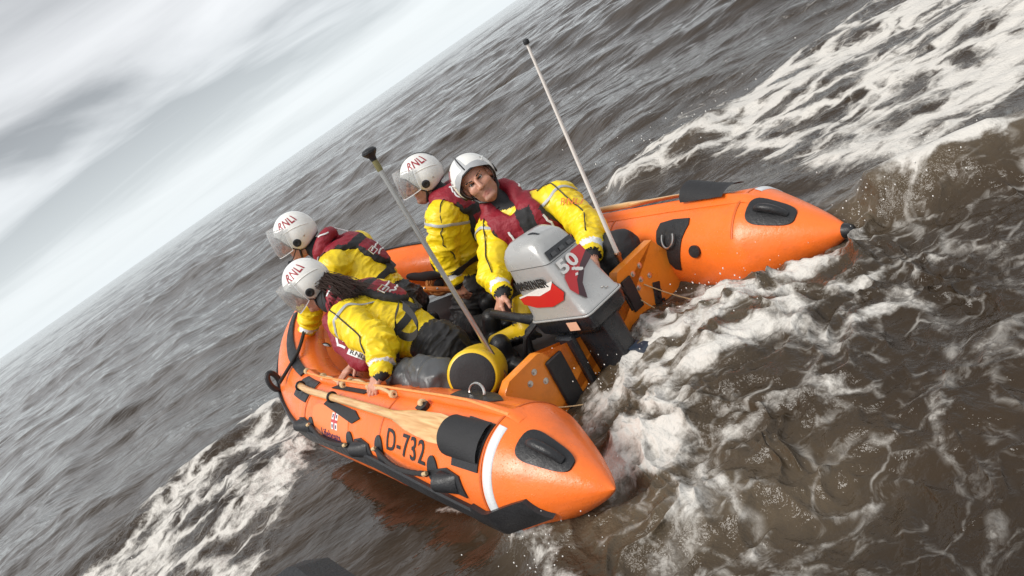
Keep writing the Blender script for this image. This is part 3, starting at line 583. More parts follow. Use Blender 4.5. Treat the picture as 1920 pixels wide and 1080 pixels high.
for side, par in ((-1, PT), (1, STB)):
    st = np.concatenate([np.linspace(-.34, SMAX, 120)])
    ang = np.interp(st, [-.4, .0, .5, 1.0, 1.6, SMAX], [-10, -1, 7, 7, 4, 20]); strip('rubbing_strake', side, st, ang, np.interp(st, [-.4, 1.5, SMAX], [7.5, 8, 9]), M_BLACK, boat, .022)
    # its after end kicks upward as a wedge
    w = patch('strake_end', side, [(-.33, 3), (-.30, -17), (-.43, -25), (-.55, -21.5), (-.665, -18), (-.63, -3), (-.598, 13), (-.50, 6), (-.40, -1)], M_BLACK, boat, .02)
    arc('reflective_band', side, -.465, -40, 80, .034, M_BAND, boat)
    for s0 in (-.43, .42, 1.42): arc('seam', side, s0, -40, 150, .012, M_ORANGED, boat, .0022)
    # cone lifting handle: rounded pad with a moulded grip
    c_s, c_a = (-.645, 75) if side < 0 else (-.58, 114)
    L = []
    for i in range(32):
        t = 2 * math.pi * i / 32; c_, s_ = math.cos(t), math.sin(t); L.append((c_s + .098 * math.copysign(abs(c_) ** .55, c_), c_a + 21 * math.copysign(abs(s_) ** .6, s_)))
    hp = patch('handle_pad', side, L, M_BLACK, boat, .006)
    mb = MB(); pts = [tube_pt(np.array(c_s + u * .062), np.array(c_a), .004 + .030 * (1 - abs(u) ** 3), side) for u in np.linspace(-1, 1, 13)]
    mb.tube(pts, [.016 + .004 * (1 - abs(u)) for u in np.linspace(-1, 1, 13)], 10); mb.build('grip', M_BLACK, hp)
    # inner flap that closes over the deck line
    st = np.linspace(-.5, 1.72, 90); fl = []
    for k, (da, o) in enumerate(((0, .001), (2, .024), (6, .03), (10, .012), (16, .002))): fl.append(tube_pt(st, np.full(90, 90. + da), np.full(90, o) * np.minimum(1, (st + .5) * 5 + .05), side))
    V = np.concatenate(fl); F = [(k * 90 + i, k * 90 + i + 1, (k + 1) * 90 + i + 1, (k + 1) * 90 + i) for k in range(4) for i in range(89)]
    mesh_np('deck_flap', V, F, M_ORANGE, boat)
    # tow / lifting patch near the transom with steel ring
    if side > 0:
        dp = patch('ring_patch', 1, [(.03, 122), (.045, 132), (.04, 145), (-.01, 165), (-.05, 180), (-.085, 182), (-.10, 170), (-.13, 145), (-.165, 128), (-.16, 120), (-.06, 119)], M_BLACK, boat, .005)
        c0 = tube_pt(np.array(-.055), np.array(143.), .012, 1); mb = MB()
        e1 = tube_pt(np.array(-.055), np.array(150.), .012, 1) - c0; e1 /= np.linalg.norm(e1); nrm = c0 - np.array([A_T, c0[1], R_T]); nrm /= np.linalg.norm(nrm)
        mb.tube([c0 + .05 * (math.sin(t) * e1 * 1.0 + math.cos(t) * np.array([0, 1, 0]) * -.75) + nrm * .014 for t in np.linspace(-.4, math.pi + .4, 24)], .0055, 8); mb.build('ring', M_STEEL, dp)
        vp = patch('valve_cap', 1, [(-.21 + .032 * math.cos(t), 160 + 7 * math.sin(t)) for t in np.linspace(0, 2 * math.pi, 20, endpoint=False)], M_BLACK, boat, .014)
    else:
        dp = patch('ring_patch', -1, [(.04, 100), (-.22, 98), (-.30, 112), (-.10, 135), (.08, 130)], M_BLACK, boat, .005)
        c0 = tube_pt(np.array(-.10), np.array(114.), .014, -1); mb = MB()
        mb.tube([c0 + np.array([.02 * math.cos(t), .055 * math.sin(t), .03 * math.cos(t)]) for t in np.linspace(-1.7, 1.7, 24)], .006, 8); mb.build('ring', M_STEEL, dp)
# black end plug on the cone tips
for side in (1,):
    mb = MB(); c = tube_pt(np.array(-.868), np.array(0.), 0., side); c = np.array([side * A_T, -.868, R_T]); mb.lathe(c + np.array([0, .05, 0]), (0, -1, 0), [(.034, .02), (.030, .04), (.024, .058), (.012, .066), (.002, .067)], 16); mb.build('cone_plug', M_BLACK, boat)
# --- port side fittings
patch('paddle_pocket_base', -1, [(-.235, 35), (-.415, 35), (-.43, 79), (-.245, 82)], M_BLACK, boat, .004)
def pocket(a0=42., a1=79., sA=-.205, sB=-.415, lift=0.0):                                   # raised flap over the blade
    ss = np.linspace(sA, sB, 20); aa = np.linspace(a0, a1, 20); S_, A_ = np.meshgrid(ss, aa, indexing='ij')
    hgt = lift + .012 + .062 * np.sin(np.clip((A_ - a0) / (a1 - a0), 0, 1) * math.pi) ** .6 * np.clip(1.0 - (sA - S_) / .26, .12, 1) + .002 * noise2(S_.ravel() * 25, A_.ravel() / 6, 8).reshape(S_.shape)
    V = tube_pt(S_, A_, hgt, -1).reshape(-1, 3); V2 = tube_pt(S_, A_, hgt - .006, -1).reshape(-1, 3); F = []
    for i in range(19):
        for j in range(19): a = i * 20 + j; F += [(a, a + 1, a + 21, a + 20), (a + 400, a + 420, a + 421, a + 401)]
    for i in range(19): F += [(i, i + 1, i + 401, i + 400), (380 + i, 780 + i, 781 + i, 381 + i), (i * 20, i * 20 + 400, i * 20 + 420, i * 20 + 20), (i * 20 + 19, i * 20 + 39, i * 20 + 439, i * 20 + 419)]
    return V, F
for side in (-1, 1):
    V_, Fp = pocket() if side < 0 else pocket(62., 102., -.08, -.34, .024)
    if side > 0: V_ = V_ * np.array([-1, 1, 1])
    o = mesh_np('paddle_pocket', V_, Fp, M_BLACKF, boat); o.data.set_sharp_from_angle(angle=math.radians(50))
patch('paddle_clip_pad', -1, [(1.66, 52), (1.44, 52), (1.42, 78), (1.46, 103), (1.62, 105), (1.68, 80)], M_BLACK, boat, .004)
patch('paddle_strap_pad', -1, [(1.20, 84), (.78, 84), (.70, 96), (1.10, 100)], M_BLACKF, boat, .006)
patch('paddle_strap_pad', -1, [(1.13, 66), (1.16, 58), (.74, 44), (.66, 52), (.74, 60)], M_BLACKF, boat, .005)
# registration, crest and lettering
V2, F2 = text_mesh('D-732', 1.0, 0.008); ext = V2.max(0) - V2.min(0); V2 = V2 * np.array([.36 / ext[0], .098 / ext[1]])
def reg(a, b, off): return tube_pt(np.array(.158 - a), np.array(38.5 - a * 8 + math.degrees(b / R_T)), off, -1)
decal('registration_number', V2, F2, reg, M_PRINT, boat, .0015, .0015, .03)
V2, F2 = text_mesh('Lifeboats', 1.0, 0.012); ext = V2.max(0) - V2.min(0); V2 = V2 * np.array([.26 / ext[0], .05 / ext[1]])
decal('lettering', V2, F2, lambda a, b, off: tube_pt(np.array(1.03 - a), np.array(20 + math.degrees(b / R_T)), off, -1), M_NAVY, boat, .0015, .0015, .03)
def flag_fn(a, b, off): return tube_pt(np.array(.97 - a), np.array(40 + math.degrees(b / R_T)), off, -1)
fl = decal('crest', *poly2([(-.04, .046), (.04, .046), (.04, -.046), (-.04, -.046)]), flag_fn, M_WHITE, boat, .001, .001)
for q in ([(-.04, .008), (.04, .008), (.04, -.008), (-.04, -.008)], [(-.008, .046), (.008, .046), (.008, -.046), (-.008, -.046)]): decal('crest_cross', *poly2(q), flag_fn, M_DECRED, fl, .001, .0022)
for q in ((-.024, .028), (.024, .028), (-.024, -.028), (.024, -.028)): decal('crest_mark', *poly2([(q[0] - .007, q[1] + .009), (q[0] + .007, q[1] + .009), (q[0] + .005, q[1] - .010), (q[0] - .005, q[1] - .010)]), flag_fn, M_NAVY, fl, .001, .0022)
patch('crest_panel', -1, [(1.30, 52), (1.24, 58), (.86, 54), (.79, 46), (.78, 12), (1.28, 12)], mat('panel_orange', (0.86, 0.22, 0.06), .4, .2, 60, .08), boat, .0009, .0004)
# scoops and lifeline along the strake
for s0 in (1.40, .605, -.215):
    bse = patch('scoop', -1, [(s0 + .105, 12), (s0 + .095, 27), (s0 + .02, 31), (s0 - .07, 27), (s0 - .10, 8)], M_BLACK, boat, .006)
    mb = MB(); rings = []
    for k in range(7):
        t = k / 6; s1 = s0 + .055 - .10 * t; hh = .052 * (1 - t) ** .8 + .006; ring = []
        for j in range(11): w_ = math.pi * j / 10; ring.append(tube_pt(np.array(s1), np.array(18 + 9.5 * math.cos(w_)), .004 + hh * math.sin(w_), -1))
        rings.append(ring)
    inner = [[tube_pt(np.array(s0 + .057 - .03 * t), np.array(18 + 7.5 * math.cos(math.pi * j / 10)), .003 + (.044 - .02 * t) * math.sin(math.pi * j / 10), -1) for j in range(11)] for t in (0, 1)]
    mb.loft(rings, close=False, caps=False); mb.loft([rings[0], inner[0], inner[1]], close=False, caps=False); mb.build('hood', M_BLACK, bse)
for s0, a0, a1 in ((1.31, 8, 36), (.765, 6, 34), (.42, 10, 41), (-.085, 8, 38)):
    patch('line_patch', -1, [(s0 + .042 * math.cos(t), (a0 + a1) / 2 + (a1 - a0) / 2 * math.sin(t)) for t in np.linspace(0, 2 * math.pi, 24, endpoint=False)], M_BLACK, boat, .005)
for s0, s1, a0, a1 in ((1.30, .80, 25, 16), (.43, -.05, 26, 20)):
    u = np.linspace(0, 1, 30); pts = tube_pt(s0 + (s1 - s0) * u, a0 + (a1 - a0) * u - 5 * np.sin(u * math.pi), .014 + .020 * np.sin(u * math.pi), -1); mb = MB(); mb.tube(pts, .011 + .001 * np.sin(np.arange(30) * 2.2), 8); l = mb.build('lifeline', M_ROPEB, boat)
    for e in (0, -1): mb = MB(); mb.tube([pts[e] + np.array([-.008, .012, .004]), pts[e] + np.array([-.012, 0, .008]), pts[e] + np.array([-.004, -.016, .012])], .009, 8); mb.build('knot', M_ROPE, l)
# grab line along the inner edge of the port tube with knots
kn = [(1.70, 93), (1.45, 99), (1.40, 96), (1.06, 90), (1.04, 99), (.77, 95), (.70, 92), (.45, 88), (.13, 83)]
for s0, a0 in kn:
    c = tube_pt(np.array(s0), np.array(float(a0)), .018, -1); mb = MB()
    for j in range(3): t = np.linspace(0, 2 * math.pi, 10); mb.tube([c + np.array([.012 * math.cos(q), (j - 1) * .009 + .003 * math.sin(q), .012 * math.sin(q)]) for q in t], .0075, 6)
    mb.build('rope_knot', M_ROPE, boat)
for i0, i1 in ((1, 3), (4, 5), (6, 7)):
    u = np.linspace(0, 1, 16); s0, a0 = kn[i0]; s1, a1 = kn[i1]; mb = MB(); mb.tube(tube_pt(s0 + (s1 - s0) * u, a0 + (a1 - a0) * u, .012 + .022 * np.sin(u * math.pi), -1), .0085, 8); mb.build('grab_line', M_ROPE, boat)
mb = MB(); u = np.linspace(1.74, -.45, 60); mb.tube(tube_pt(u, np.full(60, 92.), np.interp(u, [-.45, -.2, 1.5, 1.74], [.004, .038, .040, .01]), -1), .0055, 6); mb.build('flap_edge_cord', M_ROPEO, boat)
patch('foot_stop', -1, [(.155, 76), (.10, 75), (.085, 80), (.10, 86), (.15, 86)], M_BLACK, boat, .02)
# --- bow: black strip, painter, towing eye
strip('bow_strip', -1, np.linspace(1.74, 2.62, 30), np.linspace(88, 84, 30), np.interp(np.linspace(1.74, 2.62, 30), [1.7, 2.1, 2.6], [7, 9, 5]), M_BLACK, boat, .012)
strip('bow_strip', 1, np.linspace(1.5, SMAX, 40), np.full(40, 88.), np.full(40, 5.), M_BLACK, boat, .014)
mb = MB(); a = tube_pt(np.array(2.62), np.array(112.), .03, -1); b_ = tube_pt(np.array(2.02), np.array(96.), .03, -1); c = tube_pt(np.array(1.88), np.array(50.), .04, -1)
mb.tube([a + (b_ - a) * t + np.array([0, 0, -.02 * math.sin(t * math.pi)]) for t in np.linspace(0, 1, 12)] + [b_ + (c - b_) * t for t in (.3, .6, 1)], .011, 8); mb.build('painter_rope', M_ROPEB, boat)
mb = MB(); c = tube_pt(np.array(2.02), np.array(38.), .03, -1)
mb.tube([c + np.array([-.03 * math.cos(t), .03, .06 * math.sin(t)]) for t in np.linspace(0, 2 * math.pi, 20)], .018, 8); mb.build('towing_eye', M_BLACK, boat)
# --- floor, inner bow apron
ys = np.linspace(0.02, 2.42, 24); mb = MB(); rows = []
for y in ys:
    hw = .74 if y < 1.5 else .74 * math.sqrt(max(.02, 1 - ((y - 1.5) / 1.0) ** 2)); z = .10 + .06 * max(0, y - 1.3)
    rows.append([(x * hw, y, z) for x in np.linspace(-1, 1, 9)])
mb.loft(rows, close=False, caps=False); mb.build('floor', M_FLOOR, boat)
mb = MB(); rows = []
for t in np.linspace(0, 1, 10):
    s_ = 1.75 + (SMAX - 1.75) * t; q = tube_pt(np.array(s_), np.array(150.), 0.0, -1); rows.append([tuple(q), (q[0] * .9, q[1] - .10, q[2] - .10), (q[0] * .8, q[1] - .16, q[2] - .26)])
mb.loft(rows, close=False, caps=False); mb.build('bow_apron', M_ORANGE, boat)
# --- transom board with a cut-out for the motor, bolts
tr = [(-.60, .02), (-.615, .20), (-.575, .345), (-.53, .375), (-.345, .385), (-.32, .375), (-.235, .205), (.185, .215), (.235, .40), (.255, .425), (.535, .435), (.60, .33), (.63, .20), (.60, .02)]
mb = MB(); rings = []
for y, k in ((-.027, .006), (-.022, 0), (.022, 0), (.027, .006)):
    c = np.mean(tr, 0); rings.append([(x + (c[0] - x) * k, y, z + (c[1] - z) * k) for x, z in tr])
n = len(tr)
mb.loft(rings, caps=False); V = [p for p in rings[0]] ; 
bmT = bmesh.new()
for r_ in (rings[0], rings[-1]):
    f = bmT.faces.new([bmT.verts.new(p) for p in r_])
bmesh.ops.triangulate(bmT, faces=bmT.faces[:]); bmT.verts.index_update(); mb.add([v.co[:] for v in bmT.verts], [tuple(v.index for v in f.verts) for f in bmT.faces]); bmT.free()
trans = mb.build('transom', M_BOARD, boat)
for x, z in ((.335, .365), (.395, .375), (.365, .315), (.425, .30), (.33, .29), (-.40, .33), (-.445, .30), (-.37, .26)):
    mb = MB(); mb.lathe((x, -.026, z), (0, -1, 0), [(.015, 0), (.015, .003), (.009, .004), (.009, .010), (.004, .011)], 12); mb.build('bolt', M_STEEL, trans)
mb = MB(); mb.box((.275, -.032, .29), (.07, .012, .17), None, .004); mb.build('backing_plate', M_BLACK, trans)
mb = MB(); mb.box((-.285, -.035, .20), (.10, .02, .26), None, .006); mb.build('backing_plate', M_BLACK, trans)
mb = MB(); mb.box((.42, -.030, .20), (.05, .008, .11), Matrix.Rotation(.4, 3, 'Y'), .004); pl = mb.build('backing_plate', M_BLACK, trans)
for q in ((.41, .235), (.435, .205), (.415, .18), (.43, .155)): mb = MB(); mb.lathe((q[0], -.036, q[1]), (0, -1, 0), [(.009, 0), (.008, .006), (.003, .008)], 10); mb.build('bolt', M_BLACK, trans)
for (a, b_) in (((.365, -.03, .285), (.52, -.19, .075)), ((-.42, -.03, .15), (-.24, -.16, .07)), ((.30, -.035, .24), (.35, -.12, .12))):
    mb = MB(); mb.tube([np.array(a) + (np.array(b_) - np.array(a)) * t + np.array([0, 0, -.01 * math.sin(t * math.pi)]) for t in np.linspace(0, 1, 8)], .003, 6); mb.build('drain_cord', M_ROPE, trans)

# ------------------------------------------------------------------ paddles
def paddle(side):
    u = np.linspace(1.60, -.25, 50)
    P = tube_pt(u + (.10 if side > 0 else 0), np.interp(u, [-.3, -.05, .3, .8, 1.6], [61, 62, 64, 67, 70] if side < 0 else [82, 82, 80, 80, 80]), np.full(50, .030), -1)
    wz = np.interp(u, [-.25, -.1, .12, .28, 1.57, 1.6], [.052, .060, .046, .021, .0185, .012]); th = np.interp(u, [-.3, .1, .28, 1.57, 1.6], [.007, .010, .018, .0185, .012])
    T = np.gradient(P, axis=0); T /= np.linalg.norm(T, axis=1)[:, None]; up_ = tube_pt(u, np.full(50, 62.), .1, -1) - tube_pt(u, np.full(50, 62.), 0., -1); up_ /= np.linalg.norm(up_, axis=1)[:, None]
    sd_ = np.cross(T, up_); rings = []
    for i in range(50): rings.append([tuple((P[i] + sd_[i] * wz[i] * math.cos(t) + up_[i] * th[i] * math.sin(t)) * np.array([-1 if side > 0 else 1, 1, 1])) for t in np.linspace(0, 2 * math.pi, 14, endpoint=False)])
    root = thing('paddle', 'pale wooden paddle strapped along the near tube above D-732' if side < 0 else 'wooden paddle lying along the far tube behind the helmsman', 'paddle', tuple(rings[25][0]), 'wooden paddles stowed on the tubes')
    mb = MB(); mb.loft(rings[:16]); mb.build('blade', M_WOOD, root); mb = MB(); mb.loft(rings[15:]); mb.build('shaft', M_WOOD, root)
    # retaining loops
    for s0 in (1.02, 1.56):
        i = int(np.argmin(abs(u - s0))); mb = MB(); c = P[i] * np.array([-1 if side > 0 else 1, 1, 1]); sx = -1 if side > 0 else 1
        e1, e2 = sd_[i] * np.array([sx, 1, 1]), up_[i] * np.array([sx, 1, 1]); mb.tube([c + .025 * (math.cos(t) * e1 + math.sin(t) * e2) for t in np.linspace(0, 2 * math.pi, 20)], .006, 8); mb.build('strap_ring', M_BLACK, boat)
paddle(-1); paddle(1)

# ------------------------------------------------------------------ outboard motor
FT, FB, BL, TL = [np.array(p) for p in ((-.170, .150, .760), (-.172, .158, .438), (-.130, -.200, .449), (-.128, -.094, .755))]
TR, BR = np.array((.095, -.050, .735)), np.array((.105, -.196, .452)); GT, GB = np.array((.135, .155, .745)), np.array((.14, .16, .44))
def rounded(c4, rad=.03, n=5):
    """rounded polygon through four corners"""
    L = []; k = len(c4)
    for i in range(k):
        p, a, b = np.array(c4[i]), np.array(c4[i - 1]), np.array(c4[(i + 1) % k]); d1 = (a - p) / np.linalg.norm(a - p); d2 = (b - p) / np.linalg.norm(b - p)
        for t in np.linspace(0, 1, n): L.append(tuple((1 - t) ** 2 * (p + d1 * rad) + 2 * t * (1 - t) * p + t * t * (p + d2 * rad)))
    return L
motor = thing('outboard_motor', 'silver and black outboard motor numbered 50 clamped on the orange transom', 'outboard motor', (0, -.05, .2))
top4, bot4 = [FT, TL, TR, GT], [FB, BL, BR, GB]
mix4 = lambda t: [a * (1 - t) + b * t for a, b in zip(bot4, top4)]
def grow(c4, k, dz=0.0):
    c = np.mean(c4, 0); return [np.array(p) + (np.array(p) - c) * np.array([k, k, 0]) + np.array([0, 0, dz]) for p in c4]
mb = MB(); mb.loft([rounded(grow(mix4(0), .015, .0)), rounded(grow(mix4(.03), .02)), rounded(mix4(.06), .04), rounded(grow(mix4(.3), .012), .045), rounded(grow(mix4(.55), .012), .045), rounded(mix4(.83), .04)], caps=True); mb.build('cowling', M_COWL, motor)
mb = MB(); c4 = mix4(.835); mb.loft([rounded(grow(c4, -.03)), rounded(grow(c4, .025, .003), .034), rounded(grow(mix4(.94), .02), .036), rounded(grow(top4, -.01, .012), .045), rounded(grow(top4, -.10, .040), .055), rounded(grow(top4, -.28, .060), .05), rounded(grow(top4, -.6, .068), .03)], caps=True)
capo = mb.build('cowling_cap', M_COWL, motor)
# vents across the upper after face
def bil(p00, p10, p11, p01):
    """bilinear patch: a,b in 0..1, offset along the normal"""
    n = np.cross(p10 - p00, p01 - p00); n /= np.linalg.norm(n)
    return lambda a, b, off: (p00 * (1 - a) + p10 * a) * (1 - b) + (p01 * (1 - a) + p11 * a) * b + n * off
aft = bil(BL, BR, TR, TL); prt = bil(FB, BL, TL, FT)
decal('vent_panel', *poly2([(.08, .86), (.95, .86), (.93, .995), (.10, .995)]), aft, M_MBLACK, capo, .004, .006, .1)
for q in (.26, .52, .78): decal('vent_louvre', *poly2([(q - .07, .885), (q + .07, .885), (q + .06, .94), (q - .06, .94)]), aft, M_GREYF, capo, .004, .011, .1)
hd = MB(); hd.tube([prt(.42 + .30 * t, .99, .0) + np.array([.10, 0, .055 + .012 * math.sin(t * math.pi)]) for t in np.linspace(0, 1, 8)], .008, 8); hd.build('carry_handle', M_MBLACK, capo)
def fit(V2, x0, x1, y0, y1):
    lo, hi = V2.min(0), V2.max(0); return (V2 - lo) / (hi - lo) * np.array([x1 - x0, y1 - y0]) + np.array([x0, y0])
V2, F2 = text_mesh('50', 1, .03); decal('number', fit(V2, .12, .66, .60, .80), F2, aft, M_WHITE, motor, .0015, .0105, .1)
sw = [(.03, .40), (.10, .56), (.35, .69), (.68, .80), (.97, .80), (.97, .68), (.62, .58), (.30, .44), (.12, .27)]
decal('red_stripe', *poly2(sw), aft, M_DECRED, motor, .001, .0065, .06)
sw2 = [(.12, .27), (.30, .44), (.62, .58), (.97, .68), (.97, .56), (.62, .49), (.36, .36), (.22, .16)]
decal('dark_stripe', *poly2(sw2), aft, M_DECDK, motor, .001, .0065, .06)
# small emblem of broken white strokes on the red stripe
for i in range(9):
    cx, cy = .44 + .20 * ((i * 37 % 10) / 10 - .3), .50 + .10 * ((i * 53 % 10) / 10); decal('emblem_mark', *poly2([(cx - .05, cy - .008), (cx + .02, cy - .018), (cx + .055, cy + .012), (cx - .01, cy + .02)]), aft, M_WHITE, motor, .001, .0085, .1)
V2, F2 = text_mesh('MARINER', 1, .03); decal('lettering', fit(V2, .06, .74, .52, .66), F2, prt, M_PRINT, motor, .0015, .0090, .06)
decal('red_stripe', *poly2([(.02, .40), (.20, .43), (.45, .40), (.72, .47), (.84, .57), (.93, .40), (.82, .28), (.55, .20), (.25, .22), (.04, .30)]), prt, M_DECRED, motor, .001, .0065, .06)
decal('stripe_edge', *poly2([(.02, .40), (.20, .43), (.45, .40), (.72, .47), (.84, .57), (.86, .60), (.71, .50), (.45, .425), (.20, .455), (.02, .425)]), prt, M_WHITE, motor, .001, .0075, .06)
for q in ((.66, .14), (.72, .10)):
    c = aft(q[0], q[1], .003); mb = MB(); mb.lathe(c, (0, -1, .3), [(.006, 0), (.005, .004), (.001, .005)], 10); mb.build('screw', M_STEEL, motor)
# rim, black lower cowl, leg
mb = MB(); rim = rounded(grow(bot4, .035, -.006)); mb.tube(rim + [rim[0]], .0055, 8); mb.build('rim_trim', M_COWL, motor)
sh = lambda k, dy, dz: rounded([p + np.array([0, dy, dz]) for p in grow(bot4, k)], .03)
mb = MB(); mb.loft([sh(.02, 0, -.008), sh(.03, -.004, -.03), sh(-.02, -.01, -.075), sh(-.28, -.02, -.115), sh(-.5, -.02, -.13)]); mb.build('lower_cowl', M_MBLACK, motor)
def sect(c, wx, wy, rad=.02): x, y, z = c; return rounded([np.array((x - wx, y + wy, z)), np.array((x - wx * .6, y - wy, z)), np.array((x + wx * .6, y - wy, z)), np.array((x + wx, y + wy, z))], rad)
mb = MB(); mb.loft([sect((-.02, -.06, .36), .10, .13), sect((-.02, -.09, .24), .085, .12), sect((-.02, -.13, .10), .07, .12), sect((-.02, -.16, -.02), .06, .12), sect((-.02, -.18, -.2), .04, .10)]); leg = mb.build('leg', M_MBLACK, motor)
mb = MB(); mb.loft([sect((.0, -.20, .20), .045, .10, .01), sect((.0, -.25, .10), .05, .12, .01), sect((0, -.28, .02), .05, .12, .01), sect((0, -.29, -.06), .04, .1, .01)]); mb.build('exhaust_housing', mat('motor_navy', (.02, .03, .05), .3, .2, 40, .2, coat=.2), motor)
legf = bil(np.array((-.075, -.215, .03)), np.array((.03, -.27, .03)), np.array((.03, -.24, .17)), np.array((-.085, -.17, .17)))
for r_ in range(2):
    for i in range(4): decal('small_mark', *poly2([(.25 + i * .14, .55 - r_ * .2), (.34 + i * .14, .55 - r_ * .2), (.34 + i * .14, .66 - r_ * .2), (.25 + i * .14, .66 - r_ * .2)]), legf, M_BAND, motor, .001, .012, .2)
low = bil(BL + np.array([-.002, -.006, -.085]), BR + np.array([0, -.006, -.085]), BR + np.array([0, -.006, -.02]), BL + np.array([-.002, -.006, -.02]))
plow = bil(FB + np.array([-.004, 0, -.075]), BL + np.array([-.004, 0, -.075]), BL + np.array([-.006, 0, -.02]), FB + np.array([-.006, 0, -.02]))
decal('warning_label', *poly2([(.62, .15), (.80, .15), (.80, .95), (.62, .95)]), plow, M_CREAM, motor, .001, .006, .2)
# clamp bracket, cables, tiller
mb = MB(); mb.box((-.02, .02, .26), (.26, .09, .15), None, .02); mb.box((-.16, .0, .20), (.04, .12, .30), None, .01); mb.box((.12, .0, .20), (.04, .12, .30), None, .01); mb.build('clamp_bracket', M_MBLACK, motor)
for pts, r_ in (([(-.15, .14, .43), (-.22, .20, .38), (-.24, .26, .28), (-.20, .30, .16)], .013), ([(-.13, .17, .42), (-.17, .26, .37), (-.16, .32, .26), (-.13, .33, .15)], .014), ([(.13, -.02, .42), (.22, -.05, .36), (.25, -.03, .26), (.22, .0, .17)], .008), ([(.13, -.05, .40), (.19, -.08, .33), (.21, -.06, .24)], .006)):
    P = np.array(pts); t = np.linspace(0, len(P) - 1, 20); mb = MB(); mb.tube(np.stack([np.interp(t, range(len(P)), P[:, i]) for i in range(3)], 1), r_, 8); mb.build('cable', M_BLACK, motor)
mb = MB(); mb.tube([(-.06, .16, .37), (-.085, .26, .385), (-.09, .36, .395)], [.035, .032, .026], 12); mb.build('tiller_arm', M_MBLACK, motor)
mb = MB(); mb.tube([(-.09, .35, .394), (-.092, .42, .402), (-.095, .60, .425), (-.095, .615, .427)], [.024, .0235, .022, .012], 14); mb.build('tiller_grip', M_BLACK, motor)

# ------------------------------------------------------------------ antennas
ant = thing('steel_pole', 'tall thin steel pole with black mushroom cap beside yellow drum bag', 'pole', (-.42, .19, .28))
a0, a1 = np.array((-.42, .192, .28)), np.array((-.42, .236, 1.40)); mb = MB(); mb.tube([a0, (a0 + a1) / 2, a1], [.0125, .0115, .0115], 12); mb.build('shaft', M_STEEL, ant)
ax = a1 - a0; mb = MB(); mb.lathe(a1, ax, [(.013, -.02), (.014, 0), (.013, .02), (.013, .03)], 14); mb.build('collar', mat('dull_brass', (.25, .22, .10), .4, metal=.6), ant)
mb = MB(); mb.lathe(a1 + ax / np.linalg.norm(ax) * .025, ax, [(.012, 0), (.014, .008), (.016, .02), (.030, .036), (.034, .041), (.034, .049), (.026, .058), (.010, .062), (.001, .0625)], 18); mb.build('cap', M_BLACK, ant)
whip = thing('whip_antenna', 'long white whip antenna rising from the starboard quarter', 'antenna', (.36, .05, .25))
w0, w1 = np.array((.352, .03, .47)), np.array((.35, -.06, 1.54)); mb = MB(); mb.tube([w0, w0 + (w1 - w0) * .1, (w0 + w1) / 2, w1], [.0115, .0105, .009, .0065], 12); mb.build('shaft', M_WHIP, whip)
mb = MB(); mb.lathe(w1, w1 - w0, [(.006, -.006), (.013, -.004), (.015, .006), (.012, .016), (.003, .019)], 12); mb.build('tip', M_BLACK, whip)
dn = (w0 - w1) / np.linalg.norm(w0 - w1); mb = MB(); mb.lathe(w0 - dn * .012, dn, [(.012, 0), (.016, .004), (.017, .02), (.013, .026), (.013, .075), (.010, .085)], 14); mb.build('ferrule', M_COPPER, whip)
mb = MB(); mb.lathe(w0 + dn * .068, dn, [(.010, 0)] + [(.016 if k % 2 else .011, .006 * k) for k in range(1, 12)] + [(.008, .075), (.008, .22)], 14); mb.build('spring', M_STEEL, whip)

# ------------------------------------------------------------------ bags and gear
ax = Vector((.385, .845, -.30)).normalized() + Vector((.34, -.10, -.05)); ax.normalize(); dc = Vector((-.555, .205, .405))
drum = thing('drum_bag', 'yellow round bag with a black end disc against the port tube', 'bag', (-.5, .3, .28))
mb = MB(); mb.lathe(dc, ax, [(.100, -.004), (.112, -.002), (.120, .006), (.123, .018), (.121, .06), (.124, .12), (.119, .2), (.10, .25), (.05, .27)], 40); mb.build('body', M_BOOT, drum)
mb = MB(); mb.lathe(dc - ax * .002, ax, [(.0, -.012), (.06, -.012), (.098, -.009), (.106, -.003), (.106, .01)], 40); mb.build('end_disc', M_BLACKF, drum)
def blob(name, label, cat, base, prims, m, seed, amp=.012, fr=14, k=.03):
    P = np.array([p[0] for p in prims]); g = SDF(P.min(0) - .2, P.max(0) + .2, .008)
    for c, rad in prims: g.ell(c, rad, None, k)
    V, Q, _ = g.mesh(); nn = normals(V, Q); w = V + .03 * np.stack([vnoise3(V * 7 + 3 * i, seed + i) for i in range(3)], 1)
    V = V + nn * (amp * (1 - 2.2 * np.abs(vnoise3(w * fr, seed + 5))) + amp * .4 * (1 - 2 * np.abs(vnoise3(w * fr * 2.3, seed + 6))))[:, None]
    r = thing(name, label, cat, base); mesh_np('fabric', V, Q, m, r); return r
gb = blob('dry_bag', 'crumpled grey waterproof bag beside the round yellow bag', 'bag', (-.56, .62, .25), [((-.62, .38, .38), (.07, .05, .11)), ((-.62, .50, .385), (.07, .08, .11)), ((-.60, .62, .37), (.08, .08, .10)), ((-.665, .70, .42), (.025, .07, .06))], M_GREYF, 21, .034, 9, .09)
mb = MB(); mb.box((-.615, .575, .50), (.03, .16, .006), Matrix.Rotation(.5, 3, 'Y'), .002); mb.build('strap', M_BLACKF, gb)
blob('black_kit_bag', 'black fabric kit bag behind the white whip antenna', 'bag', (.50, .2, .25), [((.48, .15, .39), (.09, .08, .12)), ((.46, .27, .39), (.11, .11, .13))], M_BLACKF, 31, .020, 9, .05)
reel = thing('rope_reel', 'orange rope coil stowed against the starboard side behind the pole', 'rope', (.43, 2.0, .2))
mb = MB(); t = np.linspace(0, 2 * math.pi * 9, 260); rr_ = .045 + .045 * t / t.max(); cx = np.array((.42, 2.02, .33)); e1 = np.array((.87, -.49, 0)); e2 = np.array((.12, .2, .97))
